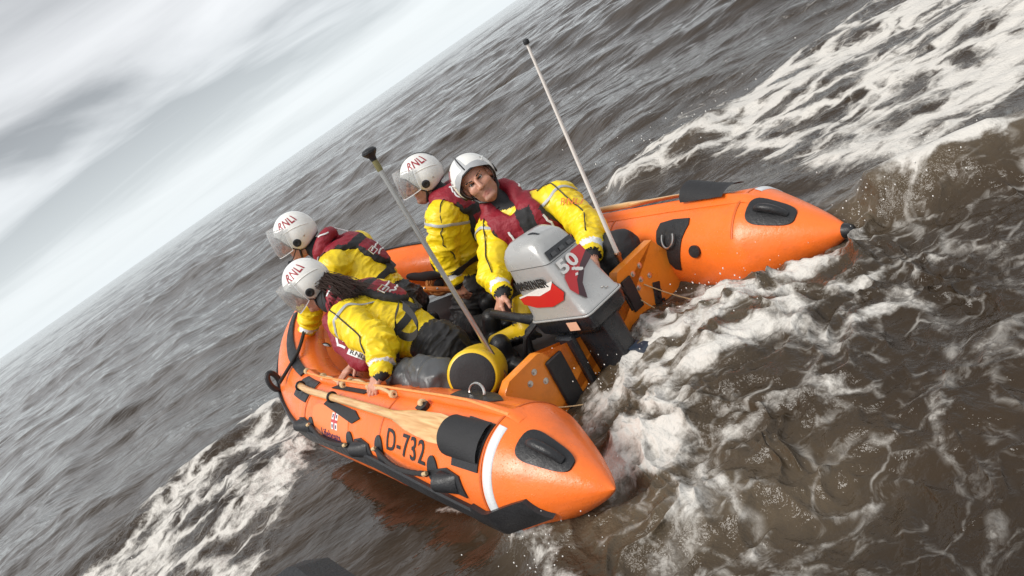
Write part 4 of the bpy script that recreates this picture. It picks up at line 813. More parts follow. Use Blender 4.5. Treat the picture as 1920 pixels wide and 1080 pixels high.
mb.tube([cx + e1 * r_ * math.cos(q) + e2 * r_ * math.sin(q) + np.cross(e1, e2) * .012 * math.sin(q * 3.3) for q, r_ in zip(t, rr_)], .0095, 7); mb.build('coil', M_ROPEO, reel)
mb = MB(); mb.lathe(cx + np.array((-.02, -.03, 0)), (-.45, -.85, .2), [(.035, -.02), (.036, .01), (.02, .014), (.004, .015)], 16); mb.build('hub', M_BLACK, reel)
roll = thing('padded_roll', 'black padded roll strapped along the starboard side behind the bow crew', 'roll', (.45, 2.3, .3))
mb = MB(); u = np.linspace(0, 1, 14); P0, P1 = np.array((.30, 2.62, .50)), np.array((.44, 1.75, .36)); mb.tube([P0 + (P1 - P0) * q + np.array((0, 0, .012 * math.sin(q * 9))) for q in u], .032 + .004 * np.sin(u * 22), 12); mb.build('pad', M_BLACKF, roll)
mb = MB(); mb.tube([P0 + (P1 - P0) * q + np.array((-.07, -.02, -.065)) for q in u], .02, 8); mb.build('bar', M_BOARD, roll)
for q in (.2, .35, .5, .65, .8): mb = MB(); mb.lathe(P0 + (P1 - P0) * q + np.array((-.085, -.03, -.05)), (-.5, -.5, .6), [(.008, 0), (.007, .006), (.002, .008)], 10); mb.build('stud', M_STEEL, roll)
lamp = thing('bow_lamp', 'small round silver lamp inside the bow under the crouching crew', 'lamp', (-.52, 2.03, .36))
c = np.array((-.50, 2.06, .425)); dirc = np.array((-.42, -.72, .2)); mb = MB(); mb.lathe(c, dirc, [(.028, -.05), (.036, -.01), (.038, 0), (.034, .004), (.032, .001)], 20); mb.build('housing', M_BLACK, lamp)
mb = MB(); mb.lathe(c, dirc, [(.032, 0), (.031, .004), (.018, .008), (.008, .004), (.001, .006)], 20); mb.build('lens', M_STEEL, lamp)

# ------------------------------------------------------------------ crew
T_Y, T_B, T_S, T_N, T_LIP, T_BROW, T_W, T_BOOT, T_SOLE, T_GREY = range(1, 11)
BODY_MATS = [M_YELLOW, M_YELLOW, M_SUITBLK, M_SKIN, M_BLACKF, M_LIP, M_HAIR, M_BAND, M_BOOT, M_BLACK, M_SILVER, mat('stubbled_skin', (0.40, 0.20, 0.14), 0.5, 0.5, 260, 0.3, 60)]
def unit(v): v = np.array(v, float); return v / np.linalg.norm(v)
def basis(fwd, upv):
    f = unit(fwd); x = unit(np.cross(f, upv)); u = np.cross(x, f); return np.stack([x, f, u], 1)     # columns: right, forward, up
def hand(g, wrist, R, side, curl, s=1.0, spread=.16, thumb_in=.35):
    """R columns: across the palm (towards the thumb when side=+1), along the fingers, back of the hand"""
    X, Y, Z = R[:, 0] * side, R[:, 1], R[:, 2]; w = np.array(wrist)
    g.cap(w, w + Y * .03 * s, .026 * s, .027 * s, .012, T_S)
    for u in (-1, 0, 1): g.cap(w + Y * .025 * s + X * u * .012 * s, w + Y * .085 * s + X * u * .025 * s, .016 * s, .0145 * s, .008, T_S)
    for i, (u, L, rr_) in enumerate(((.034, .072, .0098), (.012, .080, .0102), (-.011, .075, .0098), (-.033, .058, .0088))):
        p = w + Y * (.088 - .006 * abs(i - 1)) * s + X * u * s; ang = 0.0; d = unit(Y + X * u * spread * 8)
        for k, fl in enumerate((.42, .33, .25)):
            ang += curl[k]; dd = d * math.cos(ang) - Z * math.sin(ang); q = p + dd * L * fl * s; g.cap(p, q, rr_ * s * (1 - .06 * k), rr_ * s * (.94 - .06 * k), .003, T_S); p = q
    p = w + Y * .03 * s + X * .026 * s; d = unit(X * .8 + Y * .75 - Z * thumb_in); q = p + d * .042 * s; g.cap(p, q, .0145 * s, .0125 * s, .006, T_S)
    d2 = unit(X * .15 + Y * 1.0 - Z * thumb_in * 1.6); g.cap(q, q + d2 * .032 * s, .0115 * s, .0098 * s, .004, T_S)
def head(g, c, R, s=1.0):
    P = lambda x, y, z: np.array(c) + R @ (np.array((x, y, z)) * s)
    g.ell(P(0, -.012, .035), np.array((.076, .094, .092)) * s, R, .02, T_S); g.ell(P(0, .022, -.035), np.array((.064, .070, .080)) * s, R, .03, T_S)
    g.cap(P(-.032, .012, -.080), P(0, .058, -.098), .026 * s, .022 * s, .02, T_S); g.cap(P(.032, .012, -.080), P(0, .058, -.098), .026 * s, .022 * s, .02, T_S)
    for sx in (-1, 1):
        g.ell(P(sx * .040, .066, -.018), np.array((.024, .020, .022)) * s, R, .02, T_S)
        g.ell(P(sx * .031, .094, .012), np.array((.019, .014, .0125)) * s, R, .010, T_S, sub=True)
        g.cap(P(sx * .018, .085, .013), P(sx * .042, .077, .015), .0034 * s, .0028 * s, .002, T_BROW)
        g.cap(P(sx * .020, .104, -.030), P(sx * .034, .088, -.070), .0036 * s, .003 * s, .006, None, sub=True)
        g.cap(P(sx * .014, .092, .027), P(sx * .048, .080, .033), .0085 * s, .007 * s, .008, T_S)
        g.cap(P(sx * .016, .097, .029), P(sx * .046, .087, .035), .0038 * s, .0030 * s, .003, T_BROW)
        g.ell(P(sx * .078, -.005, -.005), np.array((.012, .022, .032)) * s, R, .006, T_S)
    g.cap(P(0, .090, .018), P(0, .116, -.022), .0085 * s, .0135 * s, .010, T_S)
    for sx in (-1, 1): g.cap(P(sx * .011, .100, -.026), P(sx * .013, .094, -.026), .008 * s, .007 * s, .006, T_S)
    [(g.cap(P(0, .085, -.057), P(q * .024, .080, -.069), .0062 * s, None, .006, T_LIP), g.cap(P(0, .086, -.067), P(q * .017, .083, -.071), .0066 * s, None, .005, T_LIP)) for q in (-1, 1)]
    [g.cap(P(0, .095, -.062), P(q * .029, .089, -.078), .0035 * s, None, .003, None, sub=True) for q in (-1, 1)]
    g.cap(P(-.02, .082, -.092), P(.02, .082, -.092), .014 * s, None, .015, T_S)
def helmet_parts(root, c, R, s=1.0, visor=None, brow_grey=False, text_sides=(-1,), seed=0):
    """open-face helmet: shell > rim, ear discs, studs; clear visor"""
    c = np.array(c); rad = np.array((.122, .136, .134)) * s; cen = c + R @ (np.array((0, -.006, .030)) * s)
    def bot(az):                                   # lower edge elevation for an azimuth (0 = front)
        a = abs(az); return np.interp(a, [0, 30, 48, 60, 70, 82, 100, 125, 150, 180], [23, 21, 15, 0, -28, -48, -52, -46, -36, -32])
    na, ne = 96, 26
    def sp(az, el, k=1.0):
        a, e = np.radians(az), np.radians(el); bulge = 1 + .03 * np.exp(-((el + 18) / 22) ** 2) * (abs(az) > 50)
        return cen + R @ (np.array((np.sin(a) * np.cos(e), np.cos(a) * np.cos(e), np.sin(e))) * rad * k * bulge)
    V = []; F = []
    azs = np.linspace(-180, 180, na, endpoint=False)
    for k in (1.0, .90):
        for az in azs:
            b = bot(az)
            for i in range(ne): V.append(sp(az, b + (90 - b) * (i / (ne - 1)) ** .9, k))
    o_ = na * ne
    for a in range(na):
        a1 = (a + 1) % na
        for i in range(ne - 1):
            F.append((a * ne + i, a1 * ne + i, a1 * ne + i + 1, a * ne + i + 1)); F.append((o_ + a * ne + i, o_ + a * ne + i + 1, o_ + a1 * ne + i + 1, o_ + a1 * ne + i))
        F.append((a * ne, o_ + a * ne, o_ + a1 * ne, a1 * ne))
    hl = mesh_np('helmet', np.array(V), F, M_WHITE, root)
    mb = MB(); pts = [sp(a, bot(a) - .5, .97) for a in azs]; mb.tube(pts + [pts[0]], .0065 * s, 6, False); mb.build('rim', M_BLACK, hl)
    for sx in (-1, 1):
        n_ = R @ np.array((sx, 0, -.15)); q = sp(sx * 92, -20, 1.0)
        mb = MB(); mb.lathe(q - unit(n_) * .006, n_, [(.026 * s, 0), (.026 * s, .010), (.022 * s, .0125), (.012 * s, .0125), (.010 * s, .009), (.001, .009)], 22); mb.build('ear_disc', M_BLACK, hl)
        for az, el in ((58, 12), (66, 22), (118, -14), (84, -42)):
            q = sp(sx * az, el, 1.0); mb = MB(); mb.lathe(q - unit(q - cen) * .003, q - cen, [(.0062 * s, 0), (.006 * s, .006), (.002, .008)], 10); mb.build('stud', M_STEEL, hl)
    for sx in (-1, 1):                                  # raised line of the ear shell
        mb = MB(); mb.tube([sp(sx * a, e, 1.0) for a, e in zip(np.linspace(54, 150, 26), 14 + 12 * np.sin(np.linspace(.1, 2.6, 26)) - np.linspace(0, 16, 26))], .0035 * s, 6); mb.build('shell_ridge', M_WHITE, hl)
    # centre ridge piping on the crown
    mb = MB(); mb.tube([sp(0, e, 1.004) if e <= 90 else sp(180, 180 - e, 1.004) for e in np.linspace(28, 150, 26)], .0045 * s, 6); mb.build('crown_piping', M_BLACK if seed % 2 else M_BAND, hl)
    if brow_grey:
        for nm, pts in (('brow_band', [(a, bot(a) + 1) for a in np.linspace(-62, 62, 30)] + [(a, bot(a) + 13 - 5 * abs(a) / 62) for a in np.linspace(62, -62, 30)]), ('crown_stripe', [(-9, 27), (9, 27)] + [(15, 84)] + [(-15, 84)])):
            V2, F2 = poly2([(p[0] / 100, p[1] / 100) for p in pts]); decal(nm, V2, F2, lambda a, b, off: sp(a * 100, b * 100, 1.0 + off * 7), M_SILVER, hl, .0012, .0012, .08)
    for sx in text_sides:
        V2, F2 = text_mesh('RNLI', 1, .012); e_ = V2.max(0) - V2.min(0); V2 = V2 / e_ * np.array([66, 25])
        if sx < 0: fn_ = lambda a, b, off: sp(-100 - a, 42 + b, 1.0 + off * 7)
        else: fn_ = lambda a, b, off: sp(100 - a, 42 + b, 1.0 + off * 7)
        decal('lettering', V2, F2, fn_, M_LOGO, hl, .0012, .0012, 6)
    if visor is not None:
        tilt, drop = visor; q = Quaternion((1, 0, 0), math.radians(tilt)); V = []; F = []; n1, n2 = 22, 12
        for k in (1.0, .985):
            for i in range(n1):
                az = -78 + 156 * i / (n1 - 1)
                for j in range(n2):
                    el = 26 - drop * (j / (n2 - 1)) * (1 - .25 * (abs(az) / 78) ** 2); a, e = math.radians(az), math.radians(el)
                    v = Vector((math.sin(a) * math.cos(e) * rad[0] * 1.13 * k, (math.cos(a) * math.cos(e * .5) * rad[1] * 1.38 - .012 * s) * k, math.sin(e) * rad[2] * 1.2)); v = q @ v; V.append(cen + R @ np.array(v))
        h_ = n1 * n2
        for i in range(n1 - 1):
            for j in range(n2 - 1): a = i * n2 + j; F += [(a, a + n2, a + n2 + 1, a + 1), (h_ + a, h_ + a + 1, h_ + a + n2 + 1, h_ + a + n2)]
        for j in range(n2 - 1): F += [(j, j + 1, h_ + j + 1, h_ + j)]; e0 = (n1 - 1) * n2 + j; F += [(e0, h_ + e0, h_ + e0 + 1, e0 + 1)]
        for i in range(n1 - 1): a = i * n2; F += [(a, h_ + a, h_ + a + n2, a + n2)]; a += n2 - 1; F += [(a, a + n2, h_ + a + n2, h_ + a)]
        vz = mesh_np('visor', np.array(V), F, M_VISOR, hl); edge = [V[i * n2 + n2 - 1] for i in range(n1)]; mb = MB(); mb.tube([V[j] for j in range(n2)] + edge[1:] + [V[(n1 - 1) * n2 + j] for j in range(n2 - 2, -1, -1)], .0022, 5); mb.build('visor_edge', M_BAND, hl)
    return hl
def ribbon(bvh, pts, width, off=.006, n=40, nrm_hint=None):
    """strap following the surface: resample, project, give width and thickness"""
    P = np.array(pts, float); t = np.linspace(0, len(P) - 1, n); C = np.stack([np.interp(t, range(len(P)), P[:, i]) for i in range(3)], 1); Q = []; Nn = []
    for c in C:
        r = bvh.find_nearest(Vector(c)); Q.append(np.array(r[0])); Nn.append(np.array(r[1]))
    Q = np.array(Q); Nn = np.array(Nn)
    for _ in range(4): Nn[1:-1] = (Nn[:-2] + Nn[1:-1] * 2 + Nn[2:]) / 4; Q[1:-1] = (Q[:-2] + Q[1:-1] * 2 + Q[2:]) / 4
    Nn /= np.linalg.norm(Nn, axis=1)[:, None]; T = np.gradient(Q, axis=0); T /= np.linalg.norm(T, axis=1)[:, None] + 1e-9; S_ = np.cross(T, Nn); S_ /= np.linalg.norm(S_, axis=1)[:, None] + 1e-9
    rings = [[tuple(Q[i] + S_[i] * width / 2 * a + Nn[i] * o) for a, o in ((-1, off - .004), (-1, off), (0, off + .002), (1, off), (1, off - .004), (0, off - .006))] for i in range(n)]
    return rings
def person(label, J, base, face, helm_kw, jacket=True, seed=0, headup=(0, 0, 1), hands=(), boots=(), hs=1.0, group='lifeboat crew', legs_black=True, boot=T_BOOT, bulk=1.06, stubble=False):
    J = {k: np.array(v, float) for k, v in J.items()}
    root = thing('person', label, 'person', base, group)
    lo = np.min(list(J.values()), 0) - .24; hi = np.max(list(J.values()), 0) + .24
    g = SDF(lo, hi, .0055)
    shL, shR = J['shL'], J['shR']; C = (shL + shR) / 2; X = unit(shR - shL); Z = C - J['pelvis']; Z = unit(Z - X * (Z @ X)); Y = np.cross(Z, X); B = np.stack([X, Y, Z], 1)
    Lp = lambda x, y, z: C + B @ np.array((x, y, z)); H = np.linalg.norm(C - J['pelvis'])
    # torso
    g.ell(Lp(0, .0, -.10), (.185, .135, .19), B, .05, T_Y); g.ell((C + J['pelvis']) / 2 + Y * .01, (.170, .140, .20), B, .06, T_Y); g.ell(J['pelvis'], (.155, .135, .14), B, .05, T_B if legs_black else T_Y)
    g.cap(shL * .96 + C * .04, shR * .96 + C * .04, .080 * bulk, None, .05, T_Y)
    Dt = g.D.copy()
    nb = J['neck']; hc = J['head']; Rh = basis(face, headup)
    g.cap(C + Z * .03, nb, .075, .068, .04, T_N); g.cap(nb, hc + Rh @ np.array((0, -.02, -.06)), .060, .056, .03, T_N)
    for sd_ in 'LR':
        sh, el, wr = J['sh' + sd_], J['el' + sd_], J['wr' + sd_]
        g.cap(sh, el, .082 * bulk, .068 * bulk, .035, T_Y); g.cap(el, wr + (el - wr) * .1, .066 * bulk, .050, .03, T_Y); ax = unit(wr - el)
        # baggy folds: bunched rings near the elbow and above the cuff
        for k in range(3): q = el + (wr - el) * (.06 + .2 * k); g.ell(q + .012 * rng.normal(size=3), (.066 - .006 * k, .058, .026), basis(np.cross(ax, rng.normal(size=3)), ax), .02, T_Y)
        for k in range(2): q = sh + (el - sh) * (.55 + .25 * k); g.ell(q + .014 * rng.normal(size=3), (.076, .070, .028), basis(np.cross(ax, rng.normal(size=3)), unit(el - sh)), .025, T_Y)
        L_ = np.linalg.norm(wr - el); q0, q1 = wr - ax * .085, wr - ax * .045; g.cap(q0, q1, .0555, .0545, .004, T_W)
        g.cap(wr - ax * .030, wr + ax * .012, .047, .036, .006, T_N)
        hp, kn, an = J['hip' + sd_], J['kn' + sd_], J['an' + sd_]
        g.cap(hp, kn, .105, .085, .04, T_B if legs_black else T_Y); g.cap(kn, an, .080, .058, .03, T_B)
    for hnd in hands: hand(g, *hnd)
    for an, toe, upv in boots:
        an, toe = np.array(an, float), np.array(toe, float); upv = np.array(upv, float); d = unit(toe - an); upv = unit(upv - d * (upv @ d)); sdv = np.cross(d, upv); Bf = np.stack([sdv, d, upv], 1)
        g.cap(an + upv * .10, an - upv * .01, .054, .050, .02, boot); g.cap(an - upv * .015, toe - upv * .025, .046, .038, .02, boot)
        for k in range(9): q = an - d * .055 + (toe - an + d * .085) * k / 8 - upv * .068; g.ell(q, (.058, .0115, .017), Bf, .004, T_SOLE)
        g.cap(an - d * .03 - upv * .056, toe - upv * .056, .030, .028, .008, T_SOLE)
    g2 = SDF(hc - .17, hc + .17, .003); g2.cap(nb, hc + Rh @ np.array((0, -.02, -.06)), .058, .054, .03, T_N); head(g2, hc + Rh @ np.array((0, .006, -.004)), Rh, hs * 1.07)
    V, Q, tg = g.mesh(); Vh, Qh, th = g2.mesh(); Vh = relax(Vh, Qh, 1, .4); Q = np.concatenate([Q, Qh + len(V)]); V = np.vstack([V, Vh]); tg = np.concatenate([tg, th]); nn = normals(V, Q)
    cloth = np.isin(tg, (T_Y, T_B)); w = V + .05 * np.stack([vnoise3(V * 5 + 3.1 * i, seed + i) for i in range(3)], 1)
    # folds run across the limb: stretch noise sideways to the nearest bone
    segs = [(J['sh' + q], J['el' + q]) for q in 'LR'] + [(J['el' + q], J['wr' + q]) for q in 'LR'] + [(J['hip' + q], J['kn' + q]) for q in 'LR'] + [(J['kn' + q], J['an' + q]) for q in 'LR'] + [(C, J['pelvis'])]
    best = np.full(len(V), 9.0); axv = np.tile(Z, (len(V), 1)); rads = [.07] * 8 + [.15]
    for (a, b), rd in zip(segs, rads):
        ba = b - a; t = np.clip((V - a) @ ba / (ba @ ba), 0, 1); d = np.linalg.norm(V - a - t[:, None] * ba, axis=1) - rd; k = d < best; best[k] = d[k]; axv[k] = unit(ba + .35 * np.cross(ba, (.3, .5, .2)))
    al = (w * axv).sum(1)[:, None] * axv
    def rid(fp, fx, sd2, pw): n_ = np.abs(vnoise3((w - al) * fx + al * fp, sd2)); return np.clip(1 - 2.6 * n_, 0, 1) ** pw
    fold = .25 + 1.0 * np.clip(.5 + 1.3 * vnoise3(V * 4.2 + 7, seed + 13), 0, 1)
    dsp = np.where(cloth, fold * (.016 * rid(10, 4.5, seed + 9, 2.0) + .011 * rid(24, 9, seed + 10, 1.6) + .0055 * rid(50, 20, seed + 12, 1.3)) + .010 * vnoise3(w * 5.0, seed + 11) - .008, 0)
    V = V + nn * dsp[:, None]; V = np.where((np.isin(tg, (T_S, T_LIP, T_BROW)))[:, None], V, relax(V, Q, 1, .25))
    if stubble: lh = (V - hc) @ Rh; tg = np.where((tg == T_S) & (lh[:, 2] < -.040) & (lh[:, 2] > -.16) & (lh[:, 1] > -.02) & (np.linalg.norm(lh, axis=1) < .17), 11, tg)
    body = mesh_np('body', V, Q, BODY_MATS, root, tg[Q[:, 0]])
    bvh = BVHTree.FromPolygons([tuple(v) for v in V[::1]], [tuple(q) for q in Q], epsilon=0.0)
    helmet_parts(root, hc, Rh, hs, seed=seed, **helm_kw)
    # eyes
    for sx in (-1, 1):
        c = hc + Rh @ (np.array((sx * .031, .0775, .012)) * hs * 1.07 + np.array((0, .006, -.004))); mb = MB(); mb.lathe(c, Rh @ np.array((sx * .12, 1, 0)), [(.0095 * hs, -.002), (.0085 * hs, .003), (.005 * hs, .0055), (.001, .0065)], 12); ey = mb.build('eye', M_EYEW, root)
        mb = MB(); mb.lathe(c + Rh @ np.array((0, .0055, 0)), Rh @ np.array((sx * .05, 1, -.05)), [(.0052 * hs, 0), (.0045 * hs, .002), (.001, .0028)], 10); mb.build('iris', M_EYE, ey)
    # chin strap
    mb = MB(); pts = [hc + Rh @ (np.array(p) * hs) for p in ((-.088, .005, -.05), (-.070, .030, -.095), (-.03, .050, -.122), (0, .055, -.126), (.03, .050, -.122), (.070, .030, -.095), (.088, .005, -.05))]; mb.tube(pts, .008, 6); mb.build('chin_strap', M_BLACK, root)
    jb = None
    if jacket:
        gj = SDF(lo, hi, .0065)
        kx, ky, kz = B.T @ (nb - C); kx *= .75; ky *= .6; kz = min(kz, .12) - .06
        for sx in (-1, 1):
            gj.cap(Lp(sx * .085 + kx * .6, .09, .06), Lp(sx * .105, .15, -.10), .060, .066, .03, 1); gj.cap(Lp(sx * .105, .15, -.10), Lp(sx * .10, .15, -.34), .066, .066, .03, 1)
            gj.cap(Lp(sx * .085 + kx * .6, .09, .06), Lp(sx * .095 + kx, -.03, .10), .058, .052, .03, 1); gj.cap(Lp(sx * .095 + kx, -.03, .10), Lp(sx * .07 + kx * .5, -.12, .05), .052, .06, .03, 1)
        gj.cap(Lp(-.07, -.13, .05), Lp(.07, -.13, .05), .058, None, .03, 1); gj.ell(Lp(0, -.15, -.08), (.088, .10, .16), B, .03, 2)
        gj.cap(Lp(kx * .4, .13, .03), Lp(0, .16, -.34), .085, .085, .02, 1)
        Rg = gj.D.copy(); reg_t = gj.T.copy()
        # torso distance resampled to this grid
        ii = [np.clip(np.round((np.arange(gj.n[i]) * gj.h) / g.h).astype(int), 0, g.n[i] - 1) for i in range(3)]
        Dr = Dt[np.ix_(*ii)]
        a_, b_ = Dr - .030, Rg; k_ = .03; h_ = np.clip(.5 - .5 * (b_ - a_) / k_, 0, 1); gj.D = (b_ * (1 - h_) + a_ * h_ + k_ * h_ * (1 - h_)).astype(np.float32)
        # standing collar round the neck
        cb = [Lp(kx + .085 * math.cos(t), ky - .095 * math.sin(t), .085 + kz + .03 * math.sin(t)) for t in np.linspace(-.25, math.pi + .25, 12)]
        for p, q in zip(cb[:-1], cb[1:]): gj.cap(p, q, .034, .034, .02, 1)
        V2, Q2, t2 = gj.mesh(); V2 = relax(V2, Q2, 3, .5); n2 = normals(V2, Q2)
        ti = np.clip(np.round((V2 - gj.lo) / gj.h).astype(int), 0, gj.n - 1); rgv = Rg[tuple(ti.T)]
        loc = (V2 - C) @ B; V2 = V2 + n2 * (.005 * (1 - 2 * np.abs(vnoise3(V2 * np.array((16, 16, 26)), seed + 20))))[:, None]
        ed = (rgv > -.016) & (loc[:, 2] < .07)
        fm = np.where(ed, 1, 0); fm = np.where((np.abs(loc[:, 0]) < .045) & (loc[:, 1] > 0) & (loc[:, 2] < .1), 1, fm)     # zip panel
        fm = np.where((loc[:, 1] < -.05) & (np.abs(loc[:, 2] + .0) < .028), 1, fm)                                     # yoke seam
        jb = mesh_np('lifejacket', V2, Q2, [M_RED, M_BLACKF], root, fm[Q2[:, 0]])
        bj = BVHTree.FromPolygons([tuple(v) for v in V2], [tuple(q) for q in Q2], epsilon=0.0)
        def rb(pts, wd, m, nm, par=jb, bv=bj, off=.004): mb = MB(); mb.loft(ribbon(bv, pts, wd, off)); return mb.build(nm, m, par)
        for sx in (-1, 1):
            rb([Lp(sx * .125, .20, .06), Lp(sx * .135, .24, -.04)], .012, M_BAND, 'piping'); rb([Lp(sx * .12, -.04, .22), Lp(sx * .095, -.16, .16)], .010, M_BAND, 'piping')
            # chevron of reflective tape on each front lobe
            for a, b in (((.145, -.06), (.08, -.10)), ((.145, -.06), (.150, -.24)), ((.15, -.15), (.09, -.18)), ((.150, -.24), (.085, -.26))): rb([Lp(sx * a[0], .28, a[1]), Lp(sx * b[0], .28, b[1])], .014, M_BAND, 'reflective_tape')
        rb([Lp(-.10, -.30, -.10), Lp(.10, -.30, -.10)], .010, M_BAND, 'piping'); rb([Lp(-.09, -.30, -.15), Lp(.09, -.30, -.15)], .010, M_BAND, 'piping')
        # waist belt on the suit, back strap and steel buckle
        ring = [Lp(.26 * math.cos(t), .24 * math.sin(t), -.30 * H / .5) for t in np.linspace(0, 2 * math.pi, 25)]
        mb = MB(); mb.loft(ribbon(bvh, ring, .042, .010, 60)); mb.build('belt', M_BLACKF, root)
        mb = MB(); mb.loft(ribbon(bvh, [Lp(0, -.3, -.16), Lp(-.01, -.3, -.25), Lp(-.02, -.3, -.33)], .05, .012)); mb.build('back_strap', M_BLACKF, root)
        r = bj.find_nearest(Vector(Lp(-.09, -.30, -.12))); q = np.array(r[0]); nz_ = np.array(r[1]); e1 = unit(np.cross(nz_, Z)); mb = MB(); L_ = [q + nz_ * .012 + e1 * a * .026 + Z * b * .020 for a, b in ((-1, -1), (1, -1), (1, 1), (-1, 1), (-1, -1))]; mb.tube(L_, .0045, 6); mb.build('buckle', M_STEEL, jb)
    for sd_ in 'LR':                                    # dark taped seam from the collar down the sleeve
        sh, el, wr = J['sh' + sd_], J['el' + sd_], J['wr' + sd_]; ud = unit(Z * .95 - Y * .15); pts = [C * .45 + sh * .55 + ud * .12, sh + ud * .12, sh * .5 + el * .5 + ud * .12, el + ud * .1, el * .4 + wr * .6 + ud * .08]
        mb = MB(); mb.loft(ribbon(bvh, pts, .006, .008, 50)); mb.build('sleeve_seam', M_SUITBLK, root)
    # reflective tape on shoulders / upper arms
    for sd_ in 'LR':
        sh, el, wr = J['sh' + sd_], J['el' + sd_], J['wr' + sd_]; ax = unit(el - sh); a = unit(np.cross(ax, (.3, .2, 1))); b = np.cross(ax, a); c = sh + (el - sh) * .15
        mb = MB(); mb.loft(ribbon(bvh, [c + .16 * (math.cos(t) * a + math.sin(t) * b) for t in np.linspace(0, 2 * math.pi, 13)], .016, .003, 48)); mb.build('shoulder_tape', M_SILVER, root)
    return root, bvh, Lp, B, C, Rh

# helmsman, facing the camera, right hand on the tiller
R1 = basis((-.10, .35, -.20), (-.35, -.45, .8))
tdir = unit((-.02, -.9, -.12))
def grip_R(fingers, back): Yv = unit(fingers); Zv = np.array(back, float); Zv = unit(Zv - Yv * (Zv @ Yv)); return np.stack([np.cross(Yv, Zv), Yv, Zv], 1)
helm, bv1, Lp1, B1_, C1, Rh1 = person('man in yellow drysuit looking back at the camera with his hand on the tiller', dict(head=(.35, .83, 1.0), neck=(.41, .84, .83), shL=(.615, .60, .695), shR=(.31, .85, .70), elL=(.52, .335, .545), wrL=(.34, .19, .49), elR=(.13, .77, .545), wrR=(.005, .585, .490), pelvis=(.50, .84, .30), hipL=(.55, .74, .27), hipR=(.42, .82, .27), knL=(.42, .42, .30), knR=(.24, .66, .40), anL=(.40, .40, .16), anR=(.03, .57, .31)),
    (.42, .7, .12), (-.525, -.80, .06), dict(visor=None, brow_grey=True, text_sides=(1,)), seed=1, headup=(-.27, .13, 1), bulk=1.2, stubble=True,
    boots=[((.01, .55, .28), (-.075, .755, .26), (.45, .45, .75)), ((.40, .40, .17), (.33, .56, .14), (0, .1, 1))],
    hands=[((.003, .583, .487), grip_R((-.80, -.18, -.55), (-.45, .25, .85)), -1, (.55, .75, .6), 1.0, .05, .5), ((.34, .19, .49), grip_R((-.7, -.4, -.3), (0, 0, 1)), 1, (.4, .6, .5))])
V2, F2 = text_mesh('RNLI', 1, .01); e_ = V2.max(0) - V2.min(0); V2 = V2 / e_ * np.array([.115, .038])
def on_body(bv, c, ex, ey, back):
    """smooth quadratic fit of the surface seen along -back, so print lies flat on the cloth"""
    back = unit(back); ex = np.array(ex, float); ex = unit(ex - back * (ex @ back)); ey = np.array(ey, float); ey = unit(ey - back * (ey @ back) - ex * (ey @ ex)); c = np.array(c, float); S = []
    for a in np.linspace(-.065, .065, 9):
        for b in np.linspace(-.035, .035, 7):
            p = c + ex * a + ey * b + back * .15; r = bv.ray_cast(Vector(p), Vector(-back), .4)
            if r[0] is not None: S.append((a, b, (np.array(r[0]) - c) @ back))
    S = np.array(S); Am = np.stack([np.ones(len(S)), S[:, 0], S[:, 1], S[:, 0] ** 2, S[:, 1] ** 2, S[:, 0] * S[:, 1]], 1); k = np.linalg.lstsq(Am, S[:, 2], rcond=None)[0]; top = np.max(S[:, 2] - Am @ k)
    return lambda a, b, off: c + ex * a + ey * b + back * (k @ np.array((1, a, b, a * a, b * b, a * b)) + top + off)
decal('sleeve_lettering', V2, F2, on_body(bv1, (.60, .47, .665), (.40, -.80, -.30), (.22, -.12, .95), (-.62, -.62, .45)), mat('badge_orange', (.75, .20, .03), .5), helm, .0012, .003, .02)

# standing-kneeling man looking to port
m3, bv3, Lp3, B3_, C3, Rh3 = person('kneeling man behind the steel pole in yellow drysuit looking left in profile', dict(head=(.33, 1.31, 1.095), neck=(.37, 1.31, .965), shL=(.24, 1.16, .875), shR=(.54, 1.29, .865), elL=(.155, 1.23, .675), wrL=(.13, 1.22, .50), elR=(.60, 1.48, .66), wrR=(.50, 1.68, .52), pelvis=(.33, 1.40, .38), hipL=(.25, 1.35, .34), hipR=(.42, 1.42, .34), knL=(.12, 1.40, .18), knR=(.38, 1.80, .15), anL=(.03, .98, .24), anR=(.26, 1.25, .16)),
    (.3, 1.3, .12), (-.82, .57, -.06), dict(visor=(10, 66), text_sides=(-1, 1)), seed=3, stubble=True, boot=T_SOLE,
    hands=[((.13, 1.22, .50), grip_R((.05, .15, -1), (-.9, -.4, 0)), 1, (.3, .4, .3)), ((.50, 1.68, .52), grip_R((-.2, .7, -.5), (0, .3, 1)), -1, (.3, .4, .3))],
    hs=.95, boots=[((.0, .90, .22), (-.09, .74, .20), (.5, .3, .75)), ((.26, 1.25, .17), (.22, 1.1, .15), (.0, .05, 1))])
